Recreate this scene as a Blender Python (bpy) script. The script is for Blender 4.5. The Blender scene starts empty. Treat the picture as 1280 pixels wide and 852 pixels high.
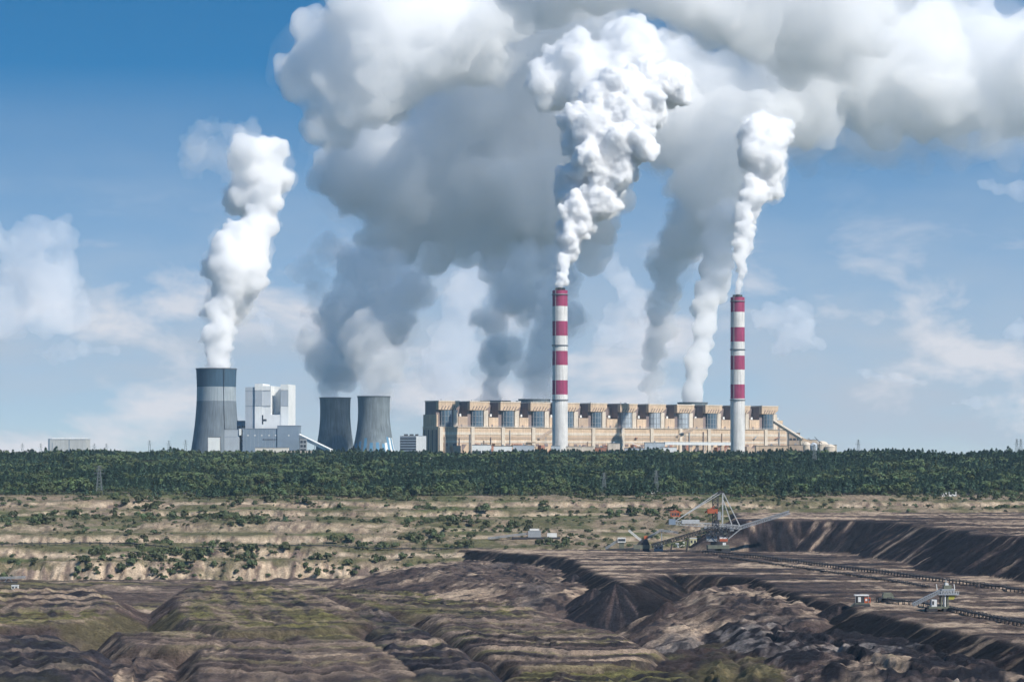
import bpy, bmesh, math, random
import numpy as np
from mathutils import Vector, Matrix
S = bpy.context.scene
COL = S.collection
R = math.radians

# ------------------------------------------------------------------ camera
F, HOR = 3417.0, 568.0            # focal length and horizon row, in photo pixels
def at(px, py, Y):                # point seen at a photo pixel, Y metres away
    return Vector(((px-640)/F*Y, Y, (HOR-py)/F*Y))
def on(px, py, z):                # point seen at a photo pixel on the level z
    return at(px, py, -z*F/(py-HOR))
cam = bpy.data.cameras.new('camera'); co = bpy.data.objects.new('camera', cam); COL.objects.link(co)
co.rotation_euler = (R(90), 0, 0); cam.sensor_width = 36; cam.lens = 36*F/1280
cam.shift_y = (HOR-426)/1280; cam.clip_start = 1; cam.clip_end = 90000
S.camera = co

# ------------------------------------------------------------------ sun, sky
SUN_AZ, SUN_EL = 50, 43
sd = Vector((math.sin(R(SUN_AZ))*math.cos(R(SUN_EL)), -math.cos(R(SUN_AZ))*math.cos(R(SUN_EL)), math.sin(R(SUN_EL))))
sl = bpy.data.lights.new('sun', 'SUN'); so = bpy.data.objects.new('sun', sl); COL.objects.link(so)
sl.energy = 4.2; sl.angle = R(.5); sl.color = (1, .95, .87)
so.rotation_euler = sd.to_track_quat('Z', 'Y').to_euler()
w = bpy.data.worlds.new('World'); S.world = w; w.use_nodes = True
nt = w.node_tree; bg = nt.nodes['Background']; bg.inputs[1].default_value = .1
sky = nt.nodes.new('ShaderNodeTexSky'); sky.sky_type = 'NISHITA'; sky.sun_disc = False
sky.sun_elevation = R(SUN_EL); sky.sun_rotation = math.atan2(sd.x, sd.y)
sky.air_density = 1.0; sky.dust_density = .2; sky.ozone_density = 1.4
tc = nt.nodes.new('ShaderNodeTexCoord')
sep = nt.nodes.new('ShaderNodeSeparateXYZ'); nt.links.new(tc.outputs['Generated'], sep.inputs[0])
# clear polarised air: the blue deepens quickly above the horizon, all the way round
mz = nt.nodes.new('ShaderNodeMath'); mz.operation = 'MULTIPLY_ADD'; mz.inputs[1].default_value = 3.6; mz.inputs[2].default_value = .06
nt.links.new(sep.outputs[2], mz.inputs[0])
cmb = nt.nodes.new('ShaderNodeCombineXYZ')
nt.links.new(sep.outputs[0], cmb.inputs[0]); nt.links.new(sep.outputs[1], cmb.inputs[1]); nt.links.new(mz.outputs[0], cmb.inputs[2])
nv = nt.nodes.new('ShaderNodeVectorMath'); nv.operation = 'NORMALIZE'; nt.links.new(cmb.outputs[0], nv.inputs[0])
nt.links.new(nv.outputs[0], sky.inputs[0])
hsv = nt.nodes.new('ShaderNodeHueSaturation'); hsv.inputs['Saturation'].default_value = 1.6; hsv.inputs['Hue'].default_value = .492
nt.links.new(sky.outputs[0], hsv.inputs['Color'])
# thin stratus veils low over the horizon (all round), streaked sideways
mp = nt.nodes.new('ShaderNodeMapping'); mp.inputs['Scale'].default_value = (7, 7, 24); nt.links.new(tc.outputs['Generated'], mp.inputs[0])
nz = nt.nodes.new('ShaderNodeTexNoise'); nz.inputs['Scale'].default_value = 1.6; nz.inputs['Detail'].default_value = 7; nz.inputs['Roughness'].default_value = .55
nt.links.new(mp.outputs[0], nz.inputs['Vector'])
rp = nt.nodes.new('ShaderNodeValToRGB'); rp.color_ramp.elements[0].position = .40; rp.color_ramp.elements[0].color = (.74, .74, .74, 1); rp.color_ramp.elements[1].position = .66
nt.links.new(nz.outputs[0], rp.inputs[0])
fade = nt.nodes.new('ShaderNodeMapRange'); fade.inputs[1].default_value = .04; fade.inputs[2].default_value = .14; fade.inputs[3].default_value = 1.0; fade.inputs[4].default_value = .0
nt.links.new(sep.outputs[2], fade.inputs[0])
mm = nt.nodes.new('ShaderNodeMath'); mm.operation = 'MULTIPLY'; nt.links.new(rp.outputs[0], mm.inputs[0]); nt.links.new(fade.outputs[0], mm.inputs[1])
mx = nt.nodes.new('ShaderNodeMixRGB'); nt.links.new(mm.outputs[0], mx.inputs[0]); nt.links.new(hsv.outputs[0], mx.inputs[1]); mx.inputs[2].default_value = (3.7, 4.2, 4.85, 1)
mp2 = nt.nodes.new('ShaderNodeMapping'); mp2.inputs['Scale'].default_value = (17, 17, 36); nt.links.new(tc.outputs['Generated'], mp2.inputs[0])
nz2 = nt.nodes.new('ShaderNodeTexNoise'); nz2.inputs['Scale'].default_value = 1.0; nz2.inputs['Detail'].default_value = 9; nz2.inputs['Roughness'].default_value = .58; nz2.inputs['Distortion'].default_value = .25
nt.links.new(mp2.outputs[0], nz2.inputs['Vector'])
rp2 = nt.nodes.new('ShaderNodeValToRGB'); rp2.color_ramp.elements[0].position = .50; rp2.color_ramp.elements[1].position = .63; nt.links.new(nz2.outputs[0], rp2.inputs[0])
fd2 = nt.nodes.new('ShaderNodeMapRange'); fd2.inputs[1].default_value = .05; fd2.inputs[2].default_value = .10; fd2.inputs[3].default_value = .85; fd2.inputs[4].default_value = 0; nt.links.new(sep.outputs[2], fd2.inputs[0])
m2_ = nt.nodes.new('ShaderNodeMath'); m2_.operation = 'MULTIPLY'; nt.links.new(rp2.outputs[0], m2_.inputs[0]); nt.links.new(fd2.outputs[0], m2_.inputs[1])
mx2 = nt.nodes.new('ShaderNodeMixRGB'); nt.links.new(m2_.outputs[0], mx2.inputs[0]); nt.links.new(mx.outputs[0], mx2.inputs[1]); mx2.inputs[2].default_value = (6.0, 5.9, 6.1, 1)
nt.links.new(mx2.outputs[0], bg.inputs[0])
vs = S.view_settings; vs.view_transform = 'Standard'; vs.look = 'None'; vs.exposure = 0.45; vs.gamma = 1
cy = S.cycles; cy.max_bounces = 34; cy.volume_bounces = 26; cy.diffuse_bounces = 2; cy.glossy_bounces = 2; cy.transparent_max_bounces = 12
cy.use_denoising = True; cy.adaptive_threshold = .03

# ------------------------------------------------------------------ helpers
def link(name, me, parent=None, mat=None):
    o = bpy.data.objects.new(name, me); COL.objects.link(o)
    if parent: o.parent = parent
    if mat and not me.materials: me.materials.append(mat)
    return o
def tag(o, label=None, cat=None, group=None, kind=None):
    if label: o['label'] = label
    if cat: o['category'] = cat
    if group: o['group'] = group
    if kind: o['kind'] = kind
    return o
def empty(name, loc=(0, 0, 0), rz=0):
    o = bpy.data.objects.new(name, None); COL.objects.link(o); o.location = loc; o.rotation_euler = (0, 0, rz); o.empty_display_size = 2
    return o
class MB:
    def __init__(s): s.v = []; s.f = []
    def add(s, V, Fc):
        n = len(s.v); s.v += [tuple(p) for p in V]; s.f += [tuple(i+n for i in f) for f in Fc]; return s
    def box(s, x0, x1, y0, y1, z0, z1):
        return s.add([(x, y, z) for x in (x0, x1) for y in (y0, y1) for z in (z0, z1)],
                     [(0, 1, 3, 2), (4, 6, 7, 5), (0, 4, 5, 1), (2, 3, 7, 6), (0, 2, 6, 4), (1, 5, 7, 3)])
    def bar(s, a, b, t, t2=None):
        a = Vector(a); b = Vector(b); d = (b-a).normalized(); t2 = t2 or t
        up = Vector((0, 0, 1)) if abs(d.z) < .95 else Vector((1, 0, 0))
        sx = d.cross(up).normalized()*t/2; sy = sx.cross(d).normalized()*t2/2
        V = [p+i*sx+j*sy for p in (a, b) for i, j in ((-1, -1), (1, -1), (1, 1), (-1, 1))]
        return s.add(V, [(0, 3, 2, 1), (4, 5, 6, 7), (0, 1, 5, 4), (1, 2, 6, 5), (2, 3, 7, 6), (3, 0, 4, 7)])
    def lathe(s, prof, n=32, cx=0, cy=0, a0=0, a1=2*math.pi):
        full = abs(a1-a0-2*math.pi) < 1e-6; m = n if full else n+1
        V = [(cx+r*math.cos(a0+(a1-a0)*k/n), cy+r*math.sin(a0+(a1-a0)*k/n), z) for r, z in prof for k in range(m)]
        Fc = []
        for i in range(len(prof)-1):
            for k in range(n):
                k2 = (k+1) % m; Fc.append((i*m+k, i*m+k2, (i+1)*m+k2, (i+1)*m+k))
        return s.add(V, Fc)
    def cyl(s, cx, cy, r, z0, z1, n=16, r2=None):
        r2 = r if r2 is None else r2
        s.lathe([(r, z0), (r2, z1)], n, cx, cy)
        m = len(s.v)-2*n; s.f.append(tuple(m+k for k in range(n))[::-1]); s.f.append(tuple(m+n+k for k in range(n))); return s
    def prism(s, pts, y0, y1):       # polygon in x,z extruded along y
        n = len(pts); V = [(x, y0, z) for x, z in pts]+[(x, y1, z) for x, z in pts]
        return s.add(V, [tuple(range(n)), tuple(range(2*n-1, n-1, -1))]+[(i, (i+1) % n+0, (i+1) % n+n, i+n)[::-1] for i in range(n)])
    def build(s, name, mat, parent=None, smooth=False, loc=None):
        me = bpy.data.meshes.new(name); me.from_pydata(s.v, [], s.f); me.update()
        if smooth: me.shade_smooth()
        o = link(name, me, parent, mat)
        if loc is not None: o.location = loc
        return o
def copy_tree(o, parent=None):
    c = o.copy(); COL.objects.link(c); c.parent = parent
    for ch in list(o.children): copy_tree(ch, c)
    return c
MATS = {}
def mat(name, col, rough=.8, var=.12, scale=.2, streak=0, metal=0, spec=.3):
    """plain weathered surface: colour varied by noise, optional vertical streaks"""
    if name in MATS: return MATS[name]
    m = bpy.data.materials.new(name); m.use_nodes = True; t = m.node_tree; b = t.nodes['Principled BSDF']
    b.inputs['Roughness'].default_value = rough; b.inputs['Metallic'].default_value = metal
    b.inputs['Specular IOR Level'].default_value = spec
    tcn = t.nodes.new('ShaderNodeTexCoord'); n = t.nodes.new('ShaderNodeTexNoise')
    n.inputs['Scale'].default_value = scale; n.inputs['Detail'].default_value = 6; n.inputs['Roughness'].default_value = .65
    t.links.new(tcn.outputs['Object'], n.inputs['Vector'])
    mr = t.nodes.new('ShaderNodeMapRange'); mr.inputs[1].default_value = .25; mr.inputs[2].default_value = .75
    mr.inputs[3].default_value = 1-var*1.6; mr.inputs[4].default_value = 1+var
    t.links.new(n.outputs[0], mr.inputs[0]); last = mr.outputs[0]
    if streak:
        mpn = t.nodes.new('ShaderNodeMapping'); mpn.inputs['Scale'].default_value = (.35, .35, .02); t.links.new(tcn.outputs['Object'], mpn.inputs[0])
        n2 = t.nodes.new('ShaderNodeTexNoise'); n2.inputs['Scale'].default_value = 1.0; n2.inputs['Detail'].default_value = 4; t.links.new(mpn.outputs[0], n2.inputs['Vector'])
        m2 = t.nodes.new('ShaderNodeMapRange'); m2.inputs[1].default_value = .3; m2.inputs[2].default_value = .7; m2.inputs[3].default_value = 1-streak; m2.inputs[4].default_value = 1+streak*.5
        t.links.new(n2.outputs[0], m2.inputs[0])
        mu = t.nodes.new('ShaderNodeMath'); mu.operation = 'MULTIPLY'; t.links.new(last, mu.inputs[0]); t.links.new(m2.outputs[0], mu.inputs[1]); last = mu.outputs[0]
    sc = t.nodes.new('ShaderNodeVectorMath'); sc.operation = 'SCALE'; sc.inputs[0].default_value = col; t.links.new(last, sc.inputs['Scale'])
    t.links.new(sc.outputs[0], b.inputs['Base Color']); MATS[name] = m
    return m

# ------------------------------------------------------------------ terrain
def _h(ix, iy, seed):
    h = (ix.astype(np.int64)*374761393+iy.astype(np.int64)*668265263+seed*1442695041) & 0xffffffff
    h = ((h ^ (h >> 13))*1274126177) & 0xffffffff
    return ((h ^ (h >> 16)) & 0xffff)/65535.0
def noise(x, y, seed=0):
    x = np.asarray(x, float); y = np.asarray(y, float)+np.zeros_like(x)
    ix = np.floor(x); iy = np.floor(y); fx = x-ix; fy = y-iy
    fx = fx*fx*(3-2*fx); fy = fy*fy*(3-2*fy)
    a = _h(ix, iy, seed); b = _h(ix+1, iy, seed); c = _h(ix, iy+1, seed); d = _h(ix+1, iy+1, seed)
    return (a+(b-a)*fx+(c-a)*fy+(a-b-c+d)*fx*fy)*2-1
def fbm(x, y, seed=0, o=4, gain=.5):
    s = 0; a = 1; t = 0
    for k in range(o):
        s = s+a*noise(x*2**k+k*17.3, y*2**k-k*9.1, seed+k); t += a; a *= gain
    return s/t
def sst(a, b, x):
    t = np.clip((x-a)/(b-a), 0, 1); return t*t*(3-2*t)
def sdf(X, Y, poly):
    d2 = np.full(X.shape, 1e18); arc = np.zeros(X.shape); ins = np.zeros(X.shape, bool); L0 = 0
    n = len(poly)
    for i in range(n):
        ax, ay = poly[i]; bx, by = poly[(i+1) % n]; ex, ey = bx-ax, by-ay; l2 = ex*ex+ey*ey
        t = np.clip(((X-ax)*ex+(Y-ay)*ey)/l2, 0, 1); dx = X-ax-t*ex; dy = Y-ay-t*ey; q = dx*dx+dy*dy
        m = q < d2; d2 = np.where(m, q, d2); arc = np.where(m, L0+t*math.sqrt(l2), arc); L0 += math.sqrt(l2)
        c = ((ay > Y) != (by > Y)) & (X < ex*(Y-ay)/(ey if ey else 1e-9)+ax); ins ^= c
    d = np.sqrt(d2)
    return np.where(ins, -d, d), arc
LOW = -120.0
# each mesa: level of its top, outline of the top in photo pixels on that level, slope outside, kind, roughness
MESAS = [
 (-93, [(583, 686), (640, 690), (702, 695), (745, 711), (787, 730), (806, 722), (830, 716), (946, 721), (985, 736), (1041, 752), (1120, 772), (1206, 791), (1300, 808), (1480, 850), (1900, 850), (1900, 681), (590, 681)], .55, 'spoil', 1.0),
 (-103, [(518, 707), (600, 701), (700, 704), (760, 728), (700, 742), (630, 735), (560, 724)], .2, 'sandy', 1.5),
 (-64, [(925, 650), (1010, 650), (1120, 652), (1142, 656), (1172, 659), (1212, 663), (1222, 668), (1300, 672), (1500, 690), (1900, 690), (1900, 640), (925, 640)], .62, 'heap', 1.0),
 (-80, [(1160, 676), (1205, 679), (1245, 686), (1290, 692), (1500, 715), (1500, 690), (1200, 668)], .6, 'heap', 1.2),
 (-104, [(-300, 735), (60, 735), (112, 738), (138, 752), (128, 772), (60, 780), (-300, 792)], .5, 'grassy', 1.0),
 (-106, [(-300, 797), (50, 795), (92, 812), (112, 838), (100, 880), (-300, 890)], .6, 'dark', 1.2),
 (-101, [(236, 733), (300, 730), (352, 731), (410, 748), (455, 778), (380, 786), (290, 788), (240, 776), (226, 752)], .8, 'grassy', 1.0),
 (-112, [(395, 736), (520, 738), (640, 752), (690, 776), (560, 772), (470, 758)], .25, 'grassy', 1.0),
 (-106, [(150, 791), (300, 789), (430, 791), (500, 828), (545, 870), (600, 940), (262, 940), (252, 822), (258, 806), (215, 808), (170, 806)], .9, 'terrace', 1.0),
 (-113, [(142, 826), (190, 823), (204, 838), (190, 870), (128, 880)], .45, 'sandy', 1.0),
 (-105, [(448, 766), (476, 765), (530, 795), (612, 845), (660, 900), (585, 900), (505, 822)], .85, 'dark', 1.0),
 (-108, [(545, 768), (620, 772), (700, 779), (765, 793), (812, 814), (800, 832), (650, 836), (606, 812), (560, 786)], .85, 'terrace', 1.0),
 (-111, [(655, 840), (760, 838), (855, 846), (930, 890), (960, 960), (600, 960)], .4, 'grassy', 1.0),
 (-99, [(885, 735), (960, 732), (1040, 760), (1010, 775), (925, 768), (890, 752)], .4, 'sandy', 2.2),
 (-104, [(905, 782), (1040, 776), (1150, 800), (1240, 832), (1400, 880), (1300, 900), (1000, 826)], .35, 'hummock', 2.6),
 (-111, [(830, 818), (930, 795), (1060, 812), (1180, 850), (1300, 900), (1300, 960), (840, 960)], .35, 'scrub', 2.4),
 (-109, [(812, 780), (850, 772), (890, 790), (860, 802)], .4, 'sandy', 2.0),
]
MW = [(zt, [tuple(on(px, py, zt)[:2]) for px, py in pl], sl_, kd, rg) for zt, pl, sl_, kd, rg in MESAS]
CONES = [(770, 729, -92, .66), (742, 733, -96, .66), (836, 750, -100, .78), (718, 716, -95, .62), (775, 738, -98, .62), (800, 748, -104, .6), (1050, 752, -90.5, .5)]
FARP = ([2500, 2612, 2625, 2642, 2665, 2687, 2765, 2788, 2815, 2850, 2985, 3001, 3060, 3079, 3130, 3152, 3330, 3700, 4300, 5000, 5600, 12000],
        [-140, -120, -112, -103, -100, -91, -90, -82, -80, -70, -67, -61, -60, -53, -52, -48, -48, -34, -14, -5, -4, -2])
def terrain(X, Y):
    """height, and the earth colours, at world points"""
    W1 = fbm(X/60, Y/60, 3); W2 = fbm(X/14, Y/14, 5); fine = fbm(X/4.5, Y/4.5, 9, 3); HK = np.maximum(0, noise(X/13, Y/19, 17))**1.5*3.2*np.maximum(0, fbm(X/70, Y/70, 19, 2)+.25)
    z = LOW-12*sst(2400, 2150, Y)+W1*2.4+W2*1.3+fine*.9+HK
    n = len(X)
    win = np.full(n, -1); D = np.zeros(n); A = np.zeros(n)
    for i, (zt, pl, sl_, kd, rg) in enumerate(MW):
        rga = {'spoil': .45, 'heap': .8, 'grassy': 1.5, 'terrace': 1.3, 'dark': 1.9, 'sandy': 1.5, 'hummock': 2.0, 'scrub': 2.0}[kd]
        d, s = sdf(X, Y, pl)
        d = d+W1*6*min(rg, 1.6)+W2*2.6*rg
        out = np.maximum(d, 0)
        gul = (1-np.abs(noise(s/7.5, out/70+.3, 31+i)))*.5+(1-np.abs(noise(s/2.8, out/40, 61+i)))*.3
        dep = sst(0, 10, out)*5.0*min(rg, 1.4)
        top = (1-2*np.abs(noise(d/9.0, s/200, 91+i)))*1.25*rga*sst(1, -6, d)+noise(d/3.5, s/90, 131+i)*.6*rga*sst(1, -6, d)+W2*.7*rga*sst(4, -10, d)
        h = zt-sl_*(np.sqrt(out*out+16)-4)-dep*(gul-.35)+top*(1 if kd in ('hummock', 'scrub', 'sandy') else .55)+fine*(.5+.4*rga)+HK*rga*(.9 if kd in ('hummock', 'scrub', 'sandy', 'dark') else .35)
        m = h > z
        z = np.where(m, h, z); win = np.where(m, i, win); D = np.where(m, d, D); A = np.where(m, s, A)
    # strips of spoil dumped one in front of the other: steep little faces towards the pit, flat treads behind
    amp = np.select([win == i for i in range(len(MW))], [{'spoil': .8, 'heap': .8, 'grassy': 2.6, 'terrace': 2.8, 'dark': 3.4, 'sandy': 1.6, 'hummock': 1.8, 'scrub': 1.6}[m_[3]] for m_ in MW], 1.3)
    q_ = Y+.22*X+46*fbm(X/190, Y/260, 140, 3)+4*fbm(X/45, Y/60, 143, 3)-.7*np.where(win >= 0, np.maximum(D, -90), 0)
    q_ = q_+12*fbm(X/140, Y/120, 147, 3); pm = .55+.45*sst(-.2, .25, fbm(X/120, Y/170, 149, 3)); lam = 31.0; si = np.floor(q_/lam); tq = q_/lam-si
    amp = amp*(.3+1.0*_h(si, si*0, 5))*pm*(Y < 2640)
    z = z+amp*(sst(0, .16, tq)-tq)*sst(14, -4, D)
    for k, (px, py, zt, sl_) in enumerate(CONES):
        c = on(px, py, zt)
        dx = X-c.x; dy = Y-c.y; d = np.sqrt(dx*dx+dy*dy)+1e-6+np.abs(W1*5+W2*2.5); a = np.arctan2(dy, dx)
        h = zt-sl_*(np.sqrt(d*d+4)-2)-sst(2, 14, d)*(1-np.abs(noise(a*9, d/60, 7+k)))*1.5
        m = h > z; z = np.where(m, h, z); win = np.where(m, 100+k, win); D = np.where(m, d, D); A = np.where(m, a*20, A)
    # the far side of the pit, cut in benches
    rid = 1-np.abs(fbm(X/16, Y/70, 12, 3)); rid2 = 1-np.abs(noise(X/6, Y/50, 14))
    Yw = Y+34*fbm(X/150, Y/400+.5, 21, 4)+W2*8
    base = np.interp(Yw, *FARP)
    st = (np.interp(Yw+8, *FARP)-np.interp(Yw-8, *FARP))/16
    stc = sst(.12, .4, st)*(Y < 3400)
    Yg = Yw-stc*(rid*13+rid2*6-11)
    flat = np.interp(Yg, FARP[0][1::3]+[12000], FARP[1][1::3]+[-2]); mixf = sst(-.15, .3, fbm(X/110, Y/75, 24, 3))*(Y > 2640)*(Y < 3330)
    hf = np.interp(Yg, *FARP)*(1-mixf)+flat*mixf+W2*.7+fine*.4+W1*1.6*sst(2640, 2700, Y)
    m = (hf > z) & (Y > 2450); z = np.where(m, hf, z); win = np.where(m, 200, win)
    near = np.interp(Y, [0, 8, 60, 300, 900], [-1.8, -2.2, -16, -75, -145]); m = near > z; z = np.where(m, near, z); win = np.where(m, -2, win)
    # colours -------------------------------------------------------
    C = np.zeros((n, 3))
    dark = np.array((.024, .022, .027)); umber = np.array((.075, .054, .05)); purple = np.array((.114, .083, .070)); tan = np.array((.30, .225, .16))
    sand = np.array((.40, .31, .22)); grass = np.array((.135, .122, .045)); green = np.array((.052, .075, .022)); olive = np.array((.105, .098, .05)); ash = np.array((.17, .155, .145))
    def mixc(c, k, t): return c+(k-c)*np.clip(t, 0, 1)[:, None]
    N1 = fbm(X/38, Y/90, 40, 5, .6); N2 = fbm(X/9, Y/16, 45, 4, .6); N3 = fbm(X/110, Y/160, 47, 3)
    C[:] = purple*.9; C = mixc(C, tan, sst(.0, .7, N1+N2*.5)*.7); C = mixc(C, grass, sst(.1, .5, N3)*.6)
    for i, (zt, pl, sl_, kd, rg) in enumerate(MW):
        m = win == i
        if not m.any(): continue
        d, s, a1, a2, a3 = D[m], A[m], N1[m], N2[m], N3[m]
        fall = fbm(s/9, np.maximum(d, 0)/60, 300+i, 4, .6)          # streaks running down the slope
        band = fbm(d/11, s/170, 330+i, 4, .6)                       # dumped strips running along the rim
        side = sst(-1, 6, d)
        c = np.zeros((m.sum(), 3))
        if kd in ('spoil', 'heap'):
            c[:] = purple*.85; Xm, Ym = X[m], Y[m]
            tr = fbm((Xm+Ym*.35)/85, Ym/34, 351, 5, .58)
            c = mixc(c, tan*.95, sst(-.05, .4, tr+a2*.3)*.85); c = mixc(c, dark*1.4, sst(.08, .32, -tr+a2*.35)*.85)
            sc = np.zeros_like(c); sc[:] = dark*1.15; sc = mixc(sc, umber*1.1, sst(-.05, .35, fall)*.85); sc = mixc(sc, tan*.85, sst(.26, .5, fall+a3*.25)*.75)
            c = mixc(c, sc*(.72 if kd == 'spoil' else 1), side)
        elif kd == 'grassy':
            c[:] = purple*.8; c = mixc(c, grass, sst(-.15, .2, band*1.1+a3*.5+a1*.35+a2*.2)*.85); c = mixc(c, tan*.8, sst(.2, .5, -band+a2*.3)*.6)
            c = mixc(c, dark*1.5, sst(.12, .35, fbm(d/8, s/150, 370+i, 4, .6)+a2*.15)*.85)
            sc = np.zeros_like(c); sc[:] = umber; sc = mixc(sc, purple, sst(-.1, .4, fall)); sc = mixc(sc, tan*.8, sst(.3, .6, fall)*.6); sc = mixc(sc, grass*.8, sst(.1, .5, a3+a1*.5)*.5)
            c = mixc(c, sc, side)
        elif kd == 'terrace':
            c[:] = purple; c = mixc(c, tan*.75, sst(0, .5, band+a2*.2)*.7); c = mixc(c, dark*1.6, sst(.15, .45, -band+a2*.25)*.75); c = mixc(c, grass, sst(.2, .5, a3+band*.4)*.7)
            sc = np.zeros_like(c); sc[:] = purple*.8; sc = mixc(sc, tan*.8, sst(.1, .5, fall)*.6); sc = mixc(sc, umber*.7, sst(.1, .4, -fall))
            c = mixc(c, sc, side)
        elif kd == 'dark':
            c[:] = dark*1.8; c = mixc(c, purple, sst(0, .45, band+a2*.3)*.85); c = mixc(c, tan*.75, sst(.3, .6, band)*.6); c = mixc(c, grass*.8, sst(.2, .6, a3+a1*.6)*.55)
            sc = np.zeros_like(c); sc[:] = dark*1.7; sc = mixc(sc, umber, sst(0, .5, fall)); sc = mixc(sc, tan*.7, sst(.35, .6, fall)*.5)
            c = mixc(c, sc, side)
        elif kd == 'sandy':
            c[:] = purple*.9; c = mixc(c, ash*.9, sst(0, .4, a3)*.6); c = mixc(c, tan*.85, sst(-.1, .35, a1+a2*.5)*.85); c = mixc(c, dark*1.5, sst(.1, .4, -a2-a1*.3)*.85)
            c = mixc(c, umber, side*sst(-.1, .4, fall)*.8)
        elif kd == 'hummock':
            c[:] = dark*1.3; c = mixc(c, umber*1.1, sst(-.1, .3, a2+a1*.3)); c = mixc(c, tan*.85, sst(.12, .42, a1+a2*.5)*.75); c = mixc(c, ash, sst(.3, .5, a3+a2*.4)*.6); c = mixc(c, grass*.7, sst(.2, .5, -a3+a1*.5+a2*.3)*.5)
        else:
            c[:] = umber*.85; c = mixc(c, dark*1.4, sst(.05, .4, a2)); c = mixc(c, tan*.75, sst(.15, .5, a1-a2*.3)*.6); c = mixc(c, grass*.7, sst(.12, .5, a3+a1*.6+a2*.3)*.6)
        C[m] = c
    # each strip has its own soil: tread and face
    hs1 = _h(si, si*0+3, 11); hs2 = _h(si, si*0+7, 12); brk = fbm(X/55, Y/80, 150, 4, .6)
    tread = np.zeros((n, 3)); tread[:] = purple; tread[(hs1 < .34) | (np.isin(win, (7, 12)) & (hs1 < .7))] = grass*1.1; tread[(hs1 > .58) & (hs1 < .76)] = tan*.8; tread[hs1 > .76] = dark*1.7
    facec = np.zeros((n, 3)); facec[:] = umber*.75; facec[hs2 < .55] = dark*1.2; facec[hs2 > .8] = tan*.8
    isl = np.isin(win, [i for i, m_ in enumerate(MW) if m_[3] in ('grassy', 'terrace', 'dark')]) | (win == -1)
    wgt = pm*np.where(isl, .6, .0)*sst(-.35, .15, brk)*sst(10, -2, D)
    on_face = sst(.2, .15, tq)
    C = C+(tread-C)*(wgt*(1-on_face))[:, None]; C = C+(facec-C)*(pm*np.where(isl, .7, .0)*on_face*sst(10, -2, D))[:, None]
    for k in range(len(CONES)):
        m = win == 100+k
        if m.any():
            c = np.zeros((m.sum(), 3)); c[:] = (dark*1.25, umber*.8)[k == 2]; c = mixc(c, umber*1.2, sst(.0, .5, fbm(A[m]/3, D[m]/30, 400))*.8); C[m] = c
    m = win == 200
    if m.any():
        c = np.zeros((m.sum(), 3)); x, y = X[m], Y[m]; g = stc[m]
        c[:] = olive*1.15; c = mixc(c, tan*.9, sst(-.25, .25, N1[m]+N2[m]*.4)*.85); c = mixc(c, green*1.4, sst(.1, .45, fbm(x/70, y/30, 410))*.6)
        face = np.zeros_like(c); face[:] = tan*1.1; rr = fbm(x/7, y/24, 420, 4, .62)
        face = mixc(face, sand*1.25, sst(-.1, .35, rr+.15)); face = mixc(face, umber*1.5, sst(.1, .45, -rr+N1[m]*.4)*.75); face = mixc(face, olive, sst(.0, .4, fbm(x/45, y/14, 430)-.05)*.8)
        c = mixc(c, face, g)
        fo = sst(3320, 3400, y+fbm(x/40, y/40, 440)*50); c = mixc(c, green*.8, fo)
        C[m] = c
    m = win == -2; C[m] = olive
    C *= (1+.32*fine+.2*N2)[:, None]
    lum = np.maximum(C.mean(1), .01); C = C*np.where(win == 200, 1.0, np.clip((lum/.082)**.5, .42, 1.6))[:, None]      # strongly contrasting soils: coal clay against sand
    return z, np.clip(C, .008, .8), win
def height(x, y):
    return float(terrain(np.array([float(x)]), np.array([float(y)]))[0][0])

ts = np.concatenate([np.linspace(-.55, -.235, 26)[:-1], np.linspace(-.235, .235, 861), np.linspace(.235, .55, 26)[1:]])
ys = [2.0]
while ys[-1] < 11700:
    y = ys[-1]
    ys.append(y+(y*.25 if y < 1000 else 12 if y < 1300 else 2.2 if y < 2150 else 3 if y < 2600 else 2.4 if y < 3240 else 9 if y < 3700 else y*.02))
ys = np.array(ys); NT, NY = len(ts), len(ys)
GX = (ts[None]*ys[:, None]).ravel(); GY = np.repeat(ys, NT)
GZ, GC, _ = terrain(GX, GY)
gm = bpy.data.meshes.new('ground')
gm.vertices.add(NT*NY); gm.vertices.foreach_set('co', np.stack([GX, GY, GZ], 1).astype(np.float32).ravel())
i0 = (np.arange(NY-1)[:, None]*NT+np.arange(NT-1)[None]).ravel()
q = np.stack([i0, i0+1, i0+NT+1, i0+NT], 1).astype(np.int32)
gm.loops.add(q.size); gm.loops.foreach_set('vertex_index', q.ravel())
gm.polygons.add(len(q)); gm.polygons.foreach_set('loop_start', np.arange(0, q.size, 4, dtype=np.int32))
gm.update(calc_edges=True); gm.shade_smooth()
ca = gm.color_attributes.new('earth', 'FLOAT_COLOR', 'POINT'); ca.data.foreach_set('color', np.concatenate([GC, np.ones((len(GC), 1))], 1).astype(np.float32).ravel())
m = bpy.data.materials.new('earth'); m.use_nodes = True; t = m.node_tree; b = t.nodes['Principled BSDF']; b.inputs['Roughness'].default_value = .95; b.inputs['Specular IOR Level'].default_value = .1
at_ = t.nodes.new('ShaderNodeAttribute'); at_.attribute_name = 'earth'
tcn = t.nodes.new('ShaderNodeTexCoord'); n1 = t.nodes.new('ShaderNodeTexNoise'); n1.inputs['Scale'].default_value = .6; n1.inputs['Detail'].default_value = 7; n1.inputs['Roughness'].default_value = .72
t.links.new(tcn.outputs['Object'], n1.inputs['Vector'])
mr = t.nodes.new('ShaderNodeMapRange'); mr.inputs[1].default_value = .3; mr.inputs[2].default_value = .7; mr.inputs[3].default_value = .38; mr.inputs[4].default_value = 1.6
t.links.new(n1.outputs[0], mr.inputs[0]); sc = t.nodes.new('ShaderNodeVectorMath'); sc.operation = 'SCALE'
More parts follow.
